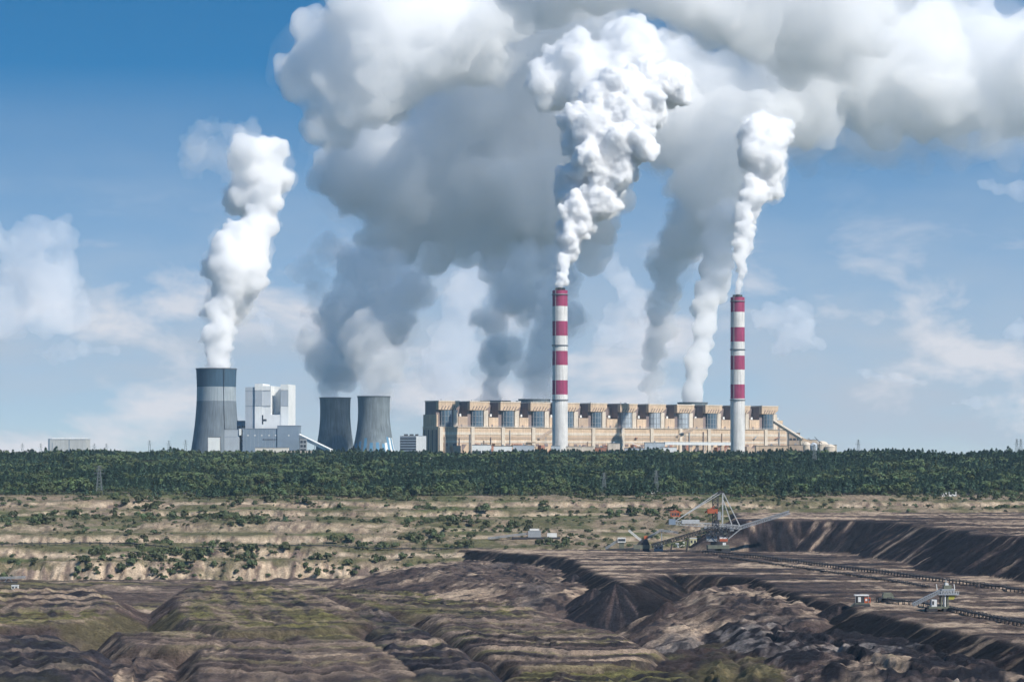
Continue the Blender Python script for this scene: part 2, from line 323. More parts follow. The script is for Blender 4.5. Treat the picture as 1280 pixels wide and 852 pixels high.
t.links.new(at_.outputs['Color'], sc.inputs[0]); t.links.new(mr.outputs[0], sc.inputs['Scale']); t.links.new(sc.outputs[0], b.inputs['Base Color'])
bp = t.nodes.new('ShaderNodeBump'); bp.inputs['Strength'].default_value = .9; bp.inputs['Distance'].default_value = 1.6; t.links.new(n1.outputs[0], bp.inputs['Height']); t.links.new(bp.outputs[0], b.inputs['Normal'])
tag(link('ground', gm, None, m), kind='structure')

# ------------------------------------------------------------------ materials
concrete = mat('concrete', (.30, .30, .29), .9, .12, .05, .12)
concrete_dark = mat('concrete_dark', (.16, .18, .20), .9, .1, .05, .1)
concrete_pale = mat('concrete_pale', (.40, .42, .43), .9, .08, .05, .08)
chim_white = mat('chimney_white', (.70, .69, .66), .7, .12, .05, .22)
chim_red = mat('chimney_red', (.33, .05, .12), .7, .16, .05, .25)
soot = mat('soot', (.03, .03, .03), .9)
cream = mat('cream_cladding', (.62, .465, .325), .75, .14, .06, .25)
cream_pale = mat('cream_cladding_pale', (.66, .57, .46), .75, .12, .06, .2)
cream_dark = mat('ochre_cladding', (.46, .35, .26), .8, .1, .08, .1)
plum = mat('plum_cladding_and_shade', (.24, .19, .18), .8, .12, .08, .15)  # plum fittings, and the shade colour of the roof tower sides
glass_blue = mat('bay_glazing', (.10, .16, .21), .25, .2, .15, .2, spec=.5)
steel_pale = mat('pale_sheet_steel', (.45, .50, .54), .5, .12, .1, .12)
white_clad = mat('white_cladding', (.78, .79, .77), .6, .05, .05, .06)
grey_clad = mat('grey_cladding', (.42, .46, .50), .6, .07, .05, .06)
blue_clad_and_shade = mat('blue_grey_cladding_and_shade', (.22, .28, .35), .6, .08, .05, .06)  # cladding colour, and the shade colour of the turbine hall walls
dark_steel = mat('dark_steel', (.05, .05, .055), .7, .2, .5)
rust = mat('rust_red_duct', (.38, .18, .12), .8, .2, .2, .2)
white_paint = mat('white_paint', (.72, .72, .69), .5, .12, .5)
orange = mat('orange_paint', (.55, .13, .05), .6, .15, .5)
yellow = mat('yellow_paint', (.45, .42, .08), .6, .15, .5)
olive_paint = mat('olive_machine_paint', (.16, .17, .13), .7, .2, .5)
galv = mat('galvanised_steel', (.30, .32, .34), .6, .1, .3)
window_dark = mat('dark_window_glass', (.04, .05, .065), .15, .2, .3, spec=.6)
blue_stripe = mat('blue_stripe_paint', (.10, .25, .40), .7, .1, .1)
machine_grey = mat('worn_white_paint', (.46, .47, .47), .6, .2, .5)
orange_worn = mat('worn_orange_paint', (.42, .11, .05), .7, .25, .5)
pylon_steel = mat('pylon_steel', (.17, .19, .20), .7, .1, .3)
belt_mat = mat('rubber_belt', (.025, .025, .028), .8, .2, .3)
roof_grey = mat('roof_felt', (.2, .19, .18), .9, .15, .1)

# ------------------------------------------------------------------ chimneys
def chimney(px, Y, r0, r1, ytop, reds, label, ring):
    X = (px-640)/F*Y; zb = height(X, Y)-1
    zt = (HOR-ytop)/F*Y
    o = tag(empty('striped_chimney', (X, Y, zb)), label, 'chimney', 'striped chimneys of the power station')
    rad = lambda z: r0+(r1-r0)*(z-zb)/(zt-zb)
    cuts = []
    cur = zt
    for a, b_ in reds:
        za, zbb = (HOR-a)/F*Y, (HOR-b_)/F*Y
        if za < cur-.5: cuts.append((cur, za, 0))
        else: za = cur
        cuts.append((za, zbb, 1)); cur = zbb
    cuts.append((cur, zb, 0))
    for hi, lo, red in cuts:
        MB().lathe([(rad(lo), lo-zb), (rad(hi), hi-zb)], 40).build('red_band' if red else 'white_band', chim_red if red else chim_white, o, True)
    top = zt-zb
    MB().lathe([(r1-1.2, top-6), (r1-1.2, top), (r1, top)], 40).build('rim', soot, o)
    MB().cyl(0, 0, r1-1.2, top-6.5, top-6, 32).build('cap_deck', soot, o)
    for k in range(3):
        a = k*2.09+.5
        MB().lathe([(3.6, top-6), (3.6, top+5), (3.2, top+5), (3.2, top-6)], 16, 6.6*math.cos(a), 6.6*math.sin(a)).build('flue', soot, o, True)
    zr = (HOR-ring)/F*Y
    for zz in (zr-zb, top-8, (HOR-500)/F*Y-zb):
        r = rad(zz+zb); p = MB().lathe([(r, zz-.5), (r+1.3, zz-.5), (r+1.3, zz+.2), (r, zz+.2)], 40).build('platform', dark_steel, o)
        MB().lathe([(r+1.2, zz+.2), (r+1.2, zz+1.4), (r+1.25, zz+1.4), (r+1.25, zz+.2)], 40).build('railing', galv, p)
    ld = MB(); a = R(-125)
    for zz in range(10, int(top), 6):
        r = rad(zz+zb)+.4; ld.bar((r*math.cos(a), r*math.sin(a), zz), (r*math.cos(a), r*math.sin(a), zz+6), .8)
    ld.build('ladder', galv, o)
    return o
chimney(700, 5000, 14.3, 13.9, 363, [(363, 382.8), (401.4, 419.7), (438.6, 456.3), (475.2, 493)], 'taller red and white striped chimney under the widest white plume', 431.8)
chimney(922, 5250, 14.0, 13.5, 371.5, [(371.5, 390), (409, 427), (444.5, 462), (480.3, 498)], 'red and white striped chimney near the silo end of the long cream building', 437)

# ------------------------------------------------------------------ cooling towers
def tower_prof(H, rt, rth, rb, z0, z1, n):
    """hyperboloid radius profile between heights z0 and z1"""
    zth = H*.76; out = []
    for i in range(n+1):
        z = z0+(z1-z0)*i/n
        k = (rb/rth)**2-1; k2 = (rt/rth)**2-1
        r = rth*math.sqrt(1+(k*((z-zth)/zth)**2 if z < zth else k2*((z-zth)/(H-zth))**2)); out.append((r, z))
    return out
def cooling_tower(px, Y, ytop, wtop, wbase, label, bands, group=None):
    X = (px-640)/F*Y; zb = height(X, Y); H = (HOR-ytop)/F*Y-zb
    rt = wtop/2/F*Y; rb = wbase/2/F*Y; rth = rt*.965
    o = tag(empty('cooling_tower', (X, Y, zb)), label, 'cooling tower', group)
    leg = 9.0
    cur = H
    for nm, frac, mt in bands:
        z1 = cur; z0 = max(leg, H*frac)
        MB().lathe(tower_prof(H, rt, rth, rb, z0, z1, max(3, int((z1-z0)/6))), 64).build(nm, mt, o, True); cur = z0
    pr = tower_prof(H, rt, rth, rb, leg, H, 16); MB().lathe([(r-1.1, z) for r, z in pr][::-1], 64).build('inner_lining', concrete_dark, o, True)
    MB().lathe([(rt-1.1, H), (rt-1.1, H+1.2), (rt+1.0, H+1.2), (rt+1.0, H-.8), (rt, H-.8)], 64).build('rim', concrete_dark, o)
    rl = pr[0][0]
    MB().lathe([(rl+2.5, -1), (rl+3.2, 2.2), (rl+2.8, 2.2), (rl+2.2, -1)], 64).build('basin_wall', concrete, o)
    for k in range(24):
        a = 2*math.pi*k/24; c = MB()
        for s in (-1, 1):
            b_ = a+s*.10; c.bar((rl*1.02*math.cos(b_), rl*1.02*math.sin(b_), -1), (rl*math.cos(a), rl*math.sin(a), leg+.4), 1.1)
        c.build('leg', concrete, o)
    MB().cyl(0, 0, rl*.97, 4, 8, 40).build('fill_pack', dark_steel, o)
    return o, (H, rt, rth, rb)
tw, (H, rt, rth, rb) = cooling_tower(270.5, 5620, 461, 50.6, 66, 'tallest cooling tower, banded grey, left of the white boiler tower',
    [('dark_band', .795, mat('tower_dark_band', (.055, .105, .155), .9, .1, .03, .2)), ('pale_band', .635, mat('tower_pale_band', (.33, .38, .41), .9, .1, .03, .2)), ('shell', 0, mat('tower_shaded_grey', (.18, .215, .245), .9, .12, .03, .25))])  # bands are real; the bluish dark tone also holds cloud shade
ld = MB()
a = R(-62)
for i in range(44):
    z0, z1 = 10+i*(H-10)/44, 10+(i+.7)*(H-10)/44
    r = tower_prof(H, rt, rth, rb, z0, z0+1, 1)[0][0]+.7; r2 = tower_prof(H, rt, rth, rb, z1, z1+1, 1)[0][0]+.7
    ld.bar((r*math.cos(a), r*math.sin(a), z0), (r2*math.cos(a), r2*math.sin(a), z1), 2.0, .8)
ld.build('ladder', dark_steel, tw)
old = [('shell', 0, mat('old_tower_shaded_concrete', (.19, .225, .245), .9, .16, .03, .32))]  # cloud shade over the old towers is mixed into this blue-grey
t2, _ = cooling_tower(419, 6160, 497.3, 39, 52, 'plain grey cooling tower behind the sloping white conveyor', old)
t3, (H3, rt3, rth3, rb3) = cooling_tower(467.3, 6030, 495.5, 41, 57, 'grey cooling tower with blue and white stripes round its foot', old)
rnd = random.Random(4)
for k in range(20):
    a0 = R(180)+R(180)*k/20; a1 = a0+R(8.9); zt = rnd.uniform(26, 44)
    pr = tower_prof(H3, rt3, rth3, rb3, 9.2, zt, 6)
    MB().lathe([(r+.12, z) for r, z in pr], 5, 0, 0, a0, a1).build('painted_stripe', white_paint if k % 2 == 0 else blue_stripe, t3, True) if k > 12 or k % 2 else None
for px, Y, yt, wt, lab in [(668, 6340, 499.2, 40, 'cooling tower whose dark rim shows behind the taller striped chimney'), (866, 6720, 503.2, 37, 'cooling tower whose dark rim shows above the roof beside the slimmer steam column'),
                           (619, 6500, 501.2, 38, 'cooling tower hidden behind the second to fourth roof towers of the cream building'), (815, 7050, 506.5, 30, 'small cooling tower hidden behind the middle of the cream building')]:
    cooling_tower(px, Y, yt, wt, wt*1.36, lab, old)

# ------------------------------------------------------------------ the long boiler house
Y0, Y1 = 5150., 5750.
PXL, PXR = 548, 984
A0 = at(PXL, 568, Y0); B0 = at(PXR, 568, Y1); dv = (B0-A0); dv.z = 0; LEN = dv.length; cx, cyy = dv.x/LEN, dv.y/LEN
ZB = -6.0
def U(px):
    k = (px-640)/F; return (k*Y0-A0.x)/(cx-k*cyy)
bh = tag(empty('boiler_house', (A0.x, A0.y, ZB), math.atan2(dv.y, dv.x)), 'long cream boiler house with a row of roof towers behind the striped chimneys', 'power station')
zd = 53-ZB; zt = 101-ZB; zbay = 84-ZB
MB().box(0, LEN, 0.3, 48, 0, zd-1).build('lower_wall', cream, bh)
MB().box(-1, LEN+1, -1.2, 49, zd-1, zd).build('deck', cream_pale, bh)
MB().box(U(563), LEN-3, 34, 62, 0, zt-5).build('rear_wall', plum, bh)
for k, (za, zb_, mt) in enumerate([(44, 49, cream_pale), (36, 41, cream_dark), (29, 33, cream_pale)]):
    MB().box(2, LEN-2, -.25, .3, za, zb_).build('facade_band', mt, bh)
rl = MB()
for k in range(130):
    u = k*LEN/129; rl.bar((u, -.9, zd), (u, -.9, zd+2.6), .35)
for hgt in (1.3, 2.6): rl.bar((0, -.9, zd+hgt), (LEN, -.9, zd+hgt), .35)
rl.build('deck_railing', galv, bh)
pil = [550.5, 590, 628, 666, 703.5, 741, 777.5, 814, 850, 885.5, 921, 956.5]
rnd = random.Random(11)
for i, p in enumerate(pil):
    u0 = U(p); MB().box(u0-3.5, u0+4.5, -2.6, .4, 0, zd-1.2).build('pilaster', cream_pale, bh)
    if i in (1, 7): continue
tl = [(551, 576), (590, 614), (628.5, 652.5), (666, 690), (703.5, 726.5), (741, 761), (778, 799), (813.5, 834.5), (849, 870), (884.5, 905), (920, 940), (955, 975)]
for i, (pa, pb) in enumerate(tl):
    ua, ub = U(pa), U(pb); wd = ub-ua
    tw_ = MB().box(ua, ub, 14, 48, zd, zt).build('roof_tower', plum, bh)  # plum body puts the shade on the towers' sides into the colour
    MB().prism([(ua-.4, zbay+1), (ub-wd*.22, zbay+1), (ub+wd*.02, zbay+9), (ub+wd*.02, zt-1), (ua-.4, zt-1)], 6, 14).build('corbelled_head', cream, tw_)
    MB().box(ua-.8, ub+1.5, 5.4, 48.5, zt-.9, zt+1.2).build('parapet', cream_pale, tw_)
    for k in range(5):
        uu = ua+wd*(.12+.15*k); MB().bar((uu, 5.7, zbay+2), (uu+wd*.09, 5.4, zbay+8.5), 1.2).build('bracket', plum, tw_)
    bc, br = ua+wd*.45, wd*.27
    bay = MB().cyl(bc, 14, br, zd+.2, zbay, 28).build('filter_silo', steel_pale if i in (6, 7, 8) else glass_blue, tw_)
    for k in range(6):
        a = R(200+28*k); MB().bar((bc+(br+.1)*math.cos(a), 14+(br+.1)*math.sin(a), zd+.3), (bc+(br+.1)*math.cos(a), 14+(br+.1)*math.sin(a), zbay-.2), .9).build('silo_rib', galv, bay)
    for zz in (zd+9, zd+20): MB().lathe([(br+.02, zz), (br+.5, zz), (br+.5, zz+.8), (br+.02, zz+.8)], 28, bc, 14).build('silo_ring', galv, bay)
    MB().box(ub-wd*.24, ub-wd*.02, 8, 14, zd+.2, zbay+1).build('lift_shaft', cream_pale, tw_)
    un = U(tl[i+1][0]) if i+1 < len(tl) else LEN-1
    g = un-ub
    blk = MB().box(ub+g*.08, un-g*.1, 10, 33.5, zd, zd+20+rnd.uniform(-2, 2)).build('filter_block', cream if i % 4 else cream_dark, bh)
    MB().box(ub+g*.3, ub+g*.45, 14, 20, zd+20, zd+25).build('roof_vent', white_paint, blk)
    MB().box(ub+g*.3, ub+g*.42, 9.7, 10, zd+.3, zd+5).build('door', plum, blk)
    MB().bar(((ua+ub)/2, 30, zt), ((ua+ub)/2, 30, zt+rnd.uniform(3, 7)), .6).build('aerial', dark_steel, tw_)
    # fittings low on the facade
    for k in range(2):
        u = ua+rnd.uniform(.05, .5)*wd+k*26; hgt = rnd.uniform(12, 22)
        MB().box(u, u+rnd.uniform(7, 14), -9, .2, 6, 6+hgt).build('duct_casing', rust if rnd.random() < .55 else cream_dark, bh)
    MB().prism([(ub-10, 12), (ub+4, 26), (ub+10, 26), (ub-2, 12)], -6, .2).build('duct', rust if i % 2 else plum, bh)
    for k in range(2):
        u = ua+wd*(.15+.45*k); MB().box(u, u+9, -.5, .25, 22, 27).build('louvre', plum, bh)
eb = MB().box(.5, U(551)-2, 6, 47, zd, 76-ZB).build('end_block', cream, bh)
MB().box(2, 10, 10, 40, 76-ZB, 80-ZB).build('roof_plant', plum, eb)
for k in range(7):
    MB().box(-.5, .1, 4+k*6, 8+k*6, 12, zd-6).build('end_panel', cream_dark if k % 2 else plum, bh)
for k in range(26):
    u = rnd.uniform(4, LEN-30); y_ = rnd.uniform(38, 66)
    MB().box(u, u+rnd.uniform(5, 16), y_, y_+rnd.uniform(4, 9), zt-5, zt-5+rnd.uniform(3, 9)).build('roof_plant', rnd.choice((galv, plum, cream_dark, white_paint)), bh)
for k in range(30):
    u = rnd.uniform(4, LEN-20); z_ = rnd.uniform(3, 40); MB().bar((u, -3, z_), (u+rnd.uniform(4, 26), -3, z_+rnd.choice((0, 0, 5, -5))), rnd.uniform(1, 2.4)).build('pipe', rnd.choice((rust, galv, cream_dark, white_paint)), bh)
for k in range(14):
    u = rnd.uniform(4, LEN-10); MB().bar((u, -1.6, 2), (u, -1.6, rnd.uniform(30, zd)), rnd.uniform(.8, 1.8)).build('riser_pipe', rnd.choice((galv, plum, cream_dark)), bh)

def block(px0, px1, y0, y1, Y, depth, mt, name, label, cat, group=None, roof=None, windows=None, rz=0):
    """a box building seen between photo columns px0..px1 and rows y0..y1, standing Y metres away"""
    x0, x1 = (px0-640)/F*Y, (px1-640)/F*Y; X = (x0+x1)/2; zb = min(height(X, Y), (HOR-y1)/F*Y)-1; h = (HOR-y0)/F*Y-zb; wd = x1-x0
    o = tag(empty(name, (X, Y, zb), rz), label, cat, group)
    MB().box(-wd/2, wd/2, 0, depth, 0, h).build('wall', mt, o)
    MB().box(-wd/2-.4, wd/2+.4, -.4, depth+.4, h, h+.8).build('roof', roof or roof_grey, o)
    if windows:
        nx, nz, fr = windows
        for i in range(nx):
            for j in range(nz):
                wx = wd/nx; hz = h/(nz+.5)
                MB().box(-wd/2+wx*(i+.12), -wd/2+wx*(i+.88), -.25, .05, hz*(j+.45), hz*(j+.45+fr)).build('window', window_dark, o)
    return o, wd, h
# sheds along the foot of the facade
sheds = [(590, 614, 556, 566, 4960, white_clad, 'white flat shed left of the pale shed row before the cream building'), (617, 640, 557.5, 566, 4950, white_clad, 'second white shed before the cream building'),
         (641, 668, 556.5, 566, 4960, grey_clad, 'pale grey shed between the white shed and the taller chimney'), (689, 700, 557, 566, 4930, steel_pale, 'small steel kiosk at the foot of the taller chimney'),
         (708, 742, 558, 566, 4950, cream_pale, 'cream shed right of the taller chimney'), (760, 775, 554, 566, 5000, cream_pale, 'tall cream shed in front of the middle roof towers'), (744, 759, 559, 566, 4950, rust, 'rust coloured shed in front of the middle of the cream building'),
         (781, 806, 560, 567, 4960, grey_clad, 'long low grey shed in front of the cream building'), (806, 831, 553, 567, 5050, steel_pale, 'pale blue steel hall with a square front'),
         (1001, 1022, 549.5, 566, 5400, cream_pale, 'stepped cream hall behind the silos'), (1024, 1046, 556, 567, 5380, cream_pale, 'low cream hall at the far end of the silos'), (986, 1004, 556, 567, 5200, cream_dark, 'ochre shed between the transfer tower and the silos'),
         (945, 985, 557, 566, 5150, cream, 'low cream hall right of the second striped chimney'), (826, 846, 559, 568, 4900, white_clad, 'white low building below the raised conveyor gallery')]
for a, b_, c_, d_, Y, mt, lab in sheds:
    o, wd, h = block(a, b_, c_, d_, Y, 26, mt, 'shed', lab, 'shed', windows=(max(2, int((b_-a)/6)), 1, .4))
    MB().box(-1.6, 1.6, 8, 12, h+.8, h+3.5).build('roof_vent', galv, o)
# raised conveyor gallery
def gallery(name, p0, p1, wd, hgt, mt, label, legs=6, leg_h=None):
    p0 = Vector(p0); p1 = Vector(p1); L = (p1-p0).length
    o = tag(empty(name, (p0.x, p0.y, p0.z)), label, 'conveyor'); d = p1-p0
    MB().bar((0, 0, 0), d, wd, hgt).build('housing', mt, o)
    MB().bar((0, 0, hgt/2+.25), d+Vector((0, 0, hgt/2+.25)), wd+.6, .5).build('roof', white_paint if mt is white_clad else mt, o)
    for k in range(legs):
        f = (k+.5)/legs; c = d*f; zg = height(p0.x+c.x, p0.y+c.y)-p0.z
        if c.z-hgt/2-zg < 2: continue
        t_ = MB()
        for s in (-1, 1): t_.bar((c.x+s*2.4, c.y, zg-.5), (c.x+s*1.2, c.y, c.z-hgt/2+.1), .8)
        t_.bar((c.x-2.1, c.y, zg*.6+c.z*.4), (c.x+1.6, c.y, zg*.35+c.z*.65), .5)
        t_.build('trestle', galv, o)
    return o
gallery('conveyor_gallery', at(831, 554, 4960), at(913, 554.5, 4980), 6, 5, white_clad, 'long white conveyor gallery raised before the cream building', 9)
gallery('conveyor_gallery', at(968, 527, 5450), at(1003, 549, 5300), 6, 5, cream_pale, 'sloping conveyor gallery coming down to the cream silos', 3)
gallery('conveyor_gallery', at(1003, 549, 5300), at(1043, 561, 5300), 6, 5, cream, 'second sloping cream gallery running down over the silos', 3)
gallery('conveyor_gallery', at(362, 538.5, 5380), at(414, 563.5, 5280), 7, 6, white_clad, 'sloping white conveyor gallery by the white boiler tower', 4)
gallery('conveyor_gallery', at(413, 566, 5250), at(533, 566, 5200), 5, 3.6, grey_clad, 'low level grey conveyor bridge from the slope conveyor to the office block', 8)
gallery('conveyor_gallery', at(866, 536, 5440), at(846, 546, 5300), 5, 4, cream_dark, 'short sloping ochre gallery on the cream facade', 1)
gallery('conveyor_gallery', at(673, 549, 5080), at(692, 537, 5180), 5, 4, cream_dark, 'short rising ochre gallery left of the taller chimney', 1)
# silos at the far end
for px, Y, wt, yt, lab, mt in [(1008, 5280, 11, 552, 'cream silo beside the end of the boiler house', cream_pale), (1017, 5260, 9, 553, 'grey steel silo between the cream ones', steel_pale), (1027, 5300, 17, 551, 'wide cream silo with a domed roof', cream_pale), (1037, 5290, 14, 555, 'low cream silo at the end of the row', cream_pale)]:
    X = (px-640)/F*Y; zb = height(X, Y)-1; h = (HOR-yt)/F*Y-zb; r = wt/2/F*Y
    o = tag(empty('silo', (X, Y, zb)), lab, 'silo')
    MB().lathe([(r, 0), (r, h*.8)], 24).build('wall', mt, o, True); MB().lathe([(r+.5, h*.8), (r*.8, h*.92), (r*.35, h), (0.1, h+.4)], 24).build('domed_roof', mt, o, True)
    MB().lathe([(r+.05, h*.42), (r+.5, h*.42), (r+.5, h*.46), (r+.05, h*.46)], 24).build('hoop', galv, o)
o, wd, h = block(986, 1000, 541, 566, 5480, 30, cream_dark, 'transfer_tower', 'ochre transfer tower at the end of the long cream building', 'tower', windows=(3, 3, .3))
MB().bar((wd*.2, 4, h), (wd*.2+9, 4, h+9), .8).build('crane_jib', white_paint, o)
o = tag(empty('crane', at(1024, 566, 5230)), 'slim dark tower crane leaning over the silos', 'crane')
MB().bar((0, 0, -3), (0, 0, 22), 1.2).build('mast', dark_steel, o); MB().bar((0, 0, 22), (-9, 0, 31), .9).build('jib', dark_steel, o); MB().bar((0, 0, 22), (5, 0, 19), 1.2).build('counter_jib', dark_steel, o)

# ------------------------------------------------------------------ white boiler unit on the left
Yw = 5400.; s_ = Yw/F
Xc = (339.5-640)*s_; zb = height(Xc, Yw)-1
zz = lambda y: (HOR-y)*s_-zb
wb = tag(empty('boiler_tower', (Xc, Yw, zb), R(-8)), 'white boiler tower with a tall slot in its front', 'power station')
px2 = lambda p: (p-339.5)*s_
D = 64
MB().box(px2(318), px2(328), 0, D, 0, zz(479.3)).build('corner_pillar', white_clad, wb)
MB().box(px2(328), px2(338.5), .6, D-1, 0, zz(482)).build('front_wall', white_clad, wb)
MB().box(px2(338.5), px2(351), .6, D-1, 0, zz(518)).build('front_wall', white_clad, wb)
MB().box(px2(338.5), px2(351), 26, D-1, zz(518), zz(482.5)).build('slot_back_wall', white_clad, wb)
MB().box(px2(351), px2(361), 0, D, 0, zz(480.2)).build('corner_pillar', white_clad, wb)
MB().box(px2(318.2), px2(327.9), -.25, .1, zz(507), zz(488)).build('grey_panel', grey_clad, wb)
MB().box(px2(328), px2(338.3), .35, .7, zz(507), zz(488)).build('grey_panel', mat('light_grey_panel', (.6, .63, .65), .6, .05, .05), wb)
MB().box(px2(351.2), px2(360.9), -.25, .1, zz(507), zz(488)).build('grey_panel', grey_clad, wb)
for yy in (487.6, 507):
    for pa, pb in ((318, 338.4), (351, 361)): MB().box(px2(pa), px2(pb), -.45, .0, zz(yy)-.4, zz(yy)+.4).build('seam', galv, wb)
wn = MB().box(px2(327.2), px2(328.8), -.3, .65, zz(530), zz(518.5)).build('window', window_dark, wb)
MB().box(px2(325), px2(333), .25, .65, zz(526), zz(523.6)).build('window', window_dark, wb)
MB().box(px2(318)-20, px2(318)-.1, 3, D-4, 0, zz(483.5)).build('shaded_side', grey_clad, wb)  # grey box stands for the white tower's left face in shade
for yy in (488.5, 507): MB().box(px2(318)-20.3, px2(318)-.2, 2.7, D-4, zz(yy)-.4, zz(yy)+.4).build('seam', blue_clad_and_shade, wb)
hall = tag(empty('turbine_hall', (Xc, Yw-62, zb)), 'shaded blue grey turbine hall in front of the white boiler tower', 'hall')
MB().box(px2(307), px2(350), 0, 55, 0, zz(536)).build('wall', blue_clad_and_shade, hall)  # shade lying on this front is put into the blue grey colour
MB().box(px2(350), px2(376.5), -2, 56, 0, zz(532.3)).build('annex_wall', blue_clad_and_shade, hall)
MB().box(px2(306), px2(350), -.6, 56, zz(536), zz(535.5)).build('roof', grey_clad, hall); MB().box(px2(349.6), px2(377), -2.6, 57, zz(532.3), zz(531.8)).build('roof', grey_clad, hall)
for k, p in enumerate((313, 321.5, 330, 339, 347, 363.5)): MB().box(px2(p), px2(p)+2.6, -.5 if p < 350 else -2.4, .05, zz(545), zz(543.4)).build('lamp', white_paint, hall)
for k in range(8): MB().box(px2(332+k*2.4), px2(333.4+k*2.4), -.4, .05, zz(550), zz(548.6)).build('sign_letter', dark_steel, hall)
for k in range(9): MB().box(px2(307.5+k*4.7), px2(307.7+k*4.7), -.35, .05, 6, zz(537)).build('cladding_joint', grey_clad, hall)
an = tag(empty('stair_block', (px2(294.5)+Xc, Yw-66, zb)), 'pale grey block between the tallest cooling tower and the blue grey hall', 'building')
MB().box(-9.5*s_, 8.5*s_, 0, 50, 0, zz(537)).build('wall', grey_clad, an); MB().box(8.5*s_+.1, 11*s_, -2, 48, zz(544), zz(536)).build('white_fin', white_clad, an); MB().box(-9.8*s_, 8.7*s_, -.4, 50.4, zz(537), zz(536.6)).build('roof', roof_grey, an)
for k in range(3): MB().box(-9.4*s_+k*26, 8.4*s_-(2-k)*2, -.3, .05, zz(546)+k*.01, zz(545.7)).build('seam', blue_clad_and_shade, an) if k == 0 else None
block(296, 307, 526, 566, 5460, 40, blue_clad_and_shade, 'annex', 'tall blue grey annex behind the stair block', 'building', windows=(2, 5, .3))
o, wd, h = block(260, 274.3, 546.3, 566, 5330, 22, white_clad, 'pump_house', 'white box building at the foot of the tallest cooling tower', 'building')
MB().box(-3, 3, -.3, .05, 0, 9).build('door', galv, o)
block(319, 360, 559.5, 570, 5200, 26, mat('warm_white_wall', (.7, .66, .58), .7, .06), 'hall', 'long low warm white hall before the blue grey turbine hall', 'hall', windows=(9, 1, .35))
block(361, 396, 563, 570, 5180, 20, cream_pale, 'hall', 'low cream hall under the sloping white conveyor', 'hall', windows=(7, 1, .35))
block(375, 383, 548, 567, 5300, 14, galv, 'conveyor_tower', 'open grey steel tower under the sloping conveyor', 'tower', windows=(2, 4, .6))
block(390, 410, 565.5, 571, 5150, 18, white_clad, 'shed', 'small white shed at the low end of the sloping conveyor', 'shed', windows=(4, 1, .3))
# office block
Yo = 5000.; so_ = Yo/F; X = (509.8-640)*so_; zb = height(X, Yo)-1; h = (HOR-545)*so_-zb
of = tag(empty('office_block', (X, Yo, zb), 0), 'dark glazed office block with a white end wall', 'office')
MB().box(-9.8*so_, 10.3*so_, 0, 18, 0, h).build('glazed_front', window_dark, of)
for k in range(8): MB().box(-9.9*so_, 10.3*so_, -.5, .1, h*(k+.62)/8.2, h*(k+.95)/8.2).build('spandrel', blue_clad_and_shade, of)
MB().box(10.35*so_, 22.6*so_, -.8, 17, 0, h).build('end_wall', white_clad, of)
MB().box(-9.9*so_, 22.6*so_, -.9, 18.2, h+.01, h+1).build('roof', grey_clad, of)
for a, b_ in ((-5, 0), (2, 7), (9, 13)): MB().box(a*so_, b_*so_, 4, 12, h+1.1, h+4).build('roof_plant', dark_steel, of)
# white hall on the far left
Yl = 5500.; sl2 = Yl/F; X = (84-640)*sl2; zb = height(X, Yl)-1; h = (HOR-549)*sl2-zb
lh = tag(empty('warehouse', (X, Yl, zb)), 'white warehouse with two dark joints and roof vents, far from the towers', 'warehouse')
MB().box(-21.5*sl2, 24*sl2, 0, 50, 0, h).build('wall', mat('dull_white_wall', (.5, .51, .5), .7, .08, .05, .1), lh); MB().box(-24*sl2, -21.55*sl2, -.5, 50, 0, h+1.6).build('corner_strip', blue_clad_and_shade, lh)
MB().box(2*sl2, 3*sl2, -.3, .1, 0, h-.5).build('downpipe', blue_clad_and_shade, lh); MB().box(-19*sl2, -18.3*sl2, -.3, .1, 0, h-6).build('downpipe', blue_clad_and_shade, lh)
MB().box(-21.6*sl2, 24.2*sl2, -.5, 50.5, h, h+1.2).build('roof', grey_clad, lh)
for k in range(9): MB().box((-19+k*5)*sl2, (-15.6+k*5)*sl2, 2, 10, h+1.25, h+3.4).build('roof_vent', white_clad, lh)
block(40, 60, 566, 571, 5300, 20, white_clad, 'shed', 'low pale shed by the white warehouse', 'shed', windows=(4, 1, .3))

# ------------------------------------------------------------------ pylons
def pylon(h, label, pts):
    proto = None
    for (px, ybase, Y, k, lab) in pts:
        if proto is None:
            o = empty('pylon'); b0, b1 = h*.11, h*.02
            for sx in (-1, 1):
                for sy in (-1, 1): MB().bar((sx*b0, sy*b0, 0), (sx*b1, sy*b1, h), .34).build('leg', pylon_steel, o)
            br = MB(); n = 9
            for i in range(n):
                f0, f1 = i/n, (i+1)/n; r0, r1 = b0+(b1-b0)*f0, b0+(b1-b0)*f1
                for s in (-1, 1):
                    br.bar((-r0, s*r0, h*f0), (r1, s*r1, h*f1), .16); br.bar((r0, s*r0, h*f0), (-r1, s*r1, h*f1), .16)
                    br.bar((s*r0, -r0, h*f0), (s*r1, r1, h*f1), .16)
            br.build('lattice', pylon_steel, o)
            for zz_, ww in ((.74, .19), (.86, .15), (.97, .1)):
                a_ = MB()
                for s in (-1, 1):
                    a_.bar((0, 0, h*zz_), (s*h*ww, 0, h*zz_), .26); a_.bar((0, 0, h*(zz_+.045)), (s*h*ww, 0, h*zz_), .2)
                a_.build('cross_arm', pylon_steel, o)
            proto = o
        else: o = copy_tree(proto)
        o.location = ((px-640)/F*Y, Y, height((px-640)/F*Y, Y)-.5); o.scale = (k, k, k); o.rotation_euler = (0, 0, .3)
        tag(o, lab, 'pylon', 'lattice power pylons')
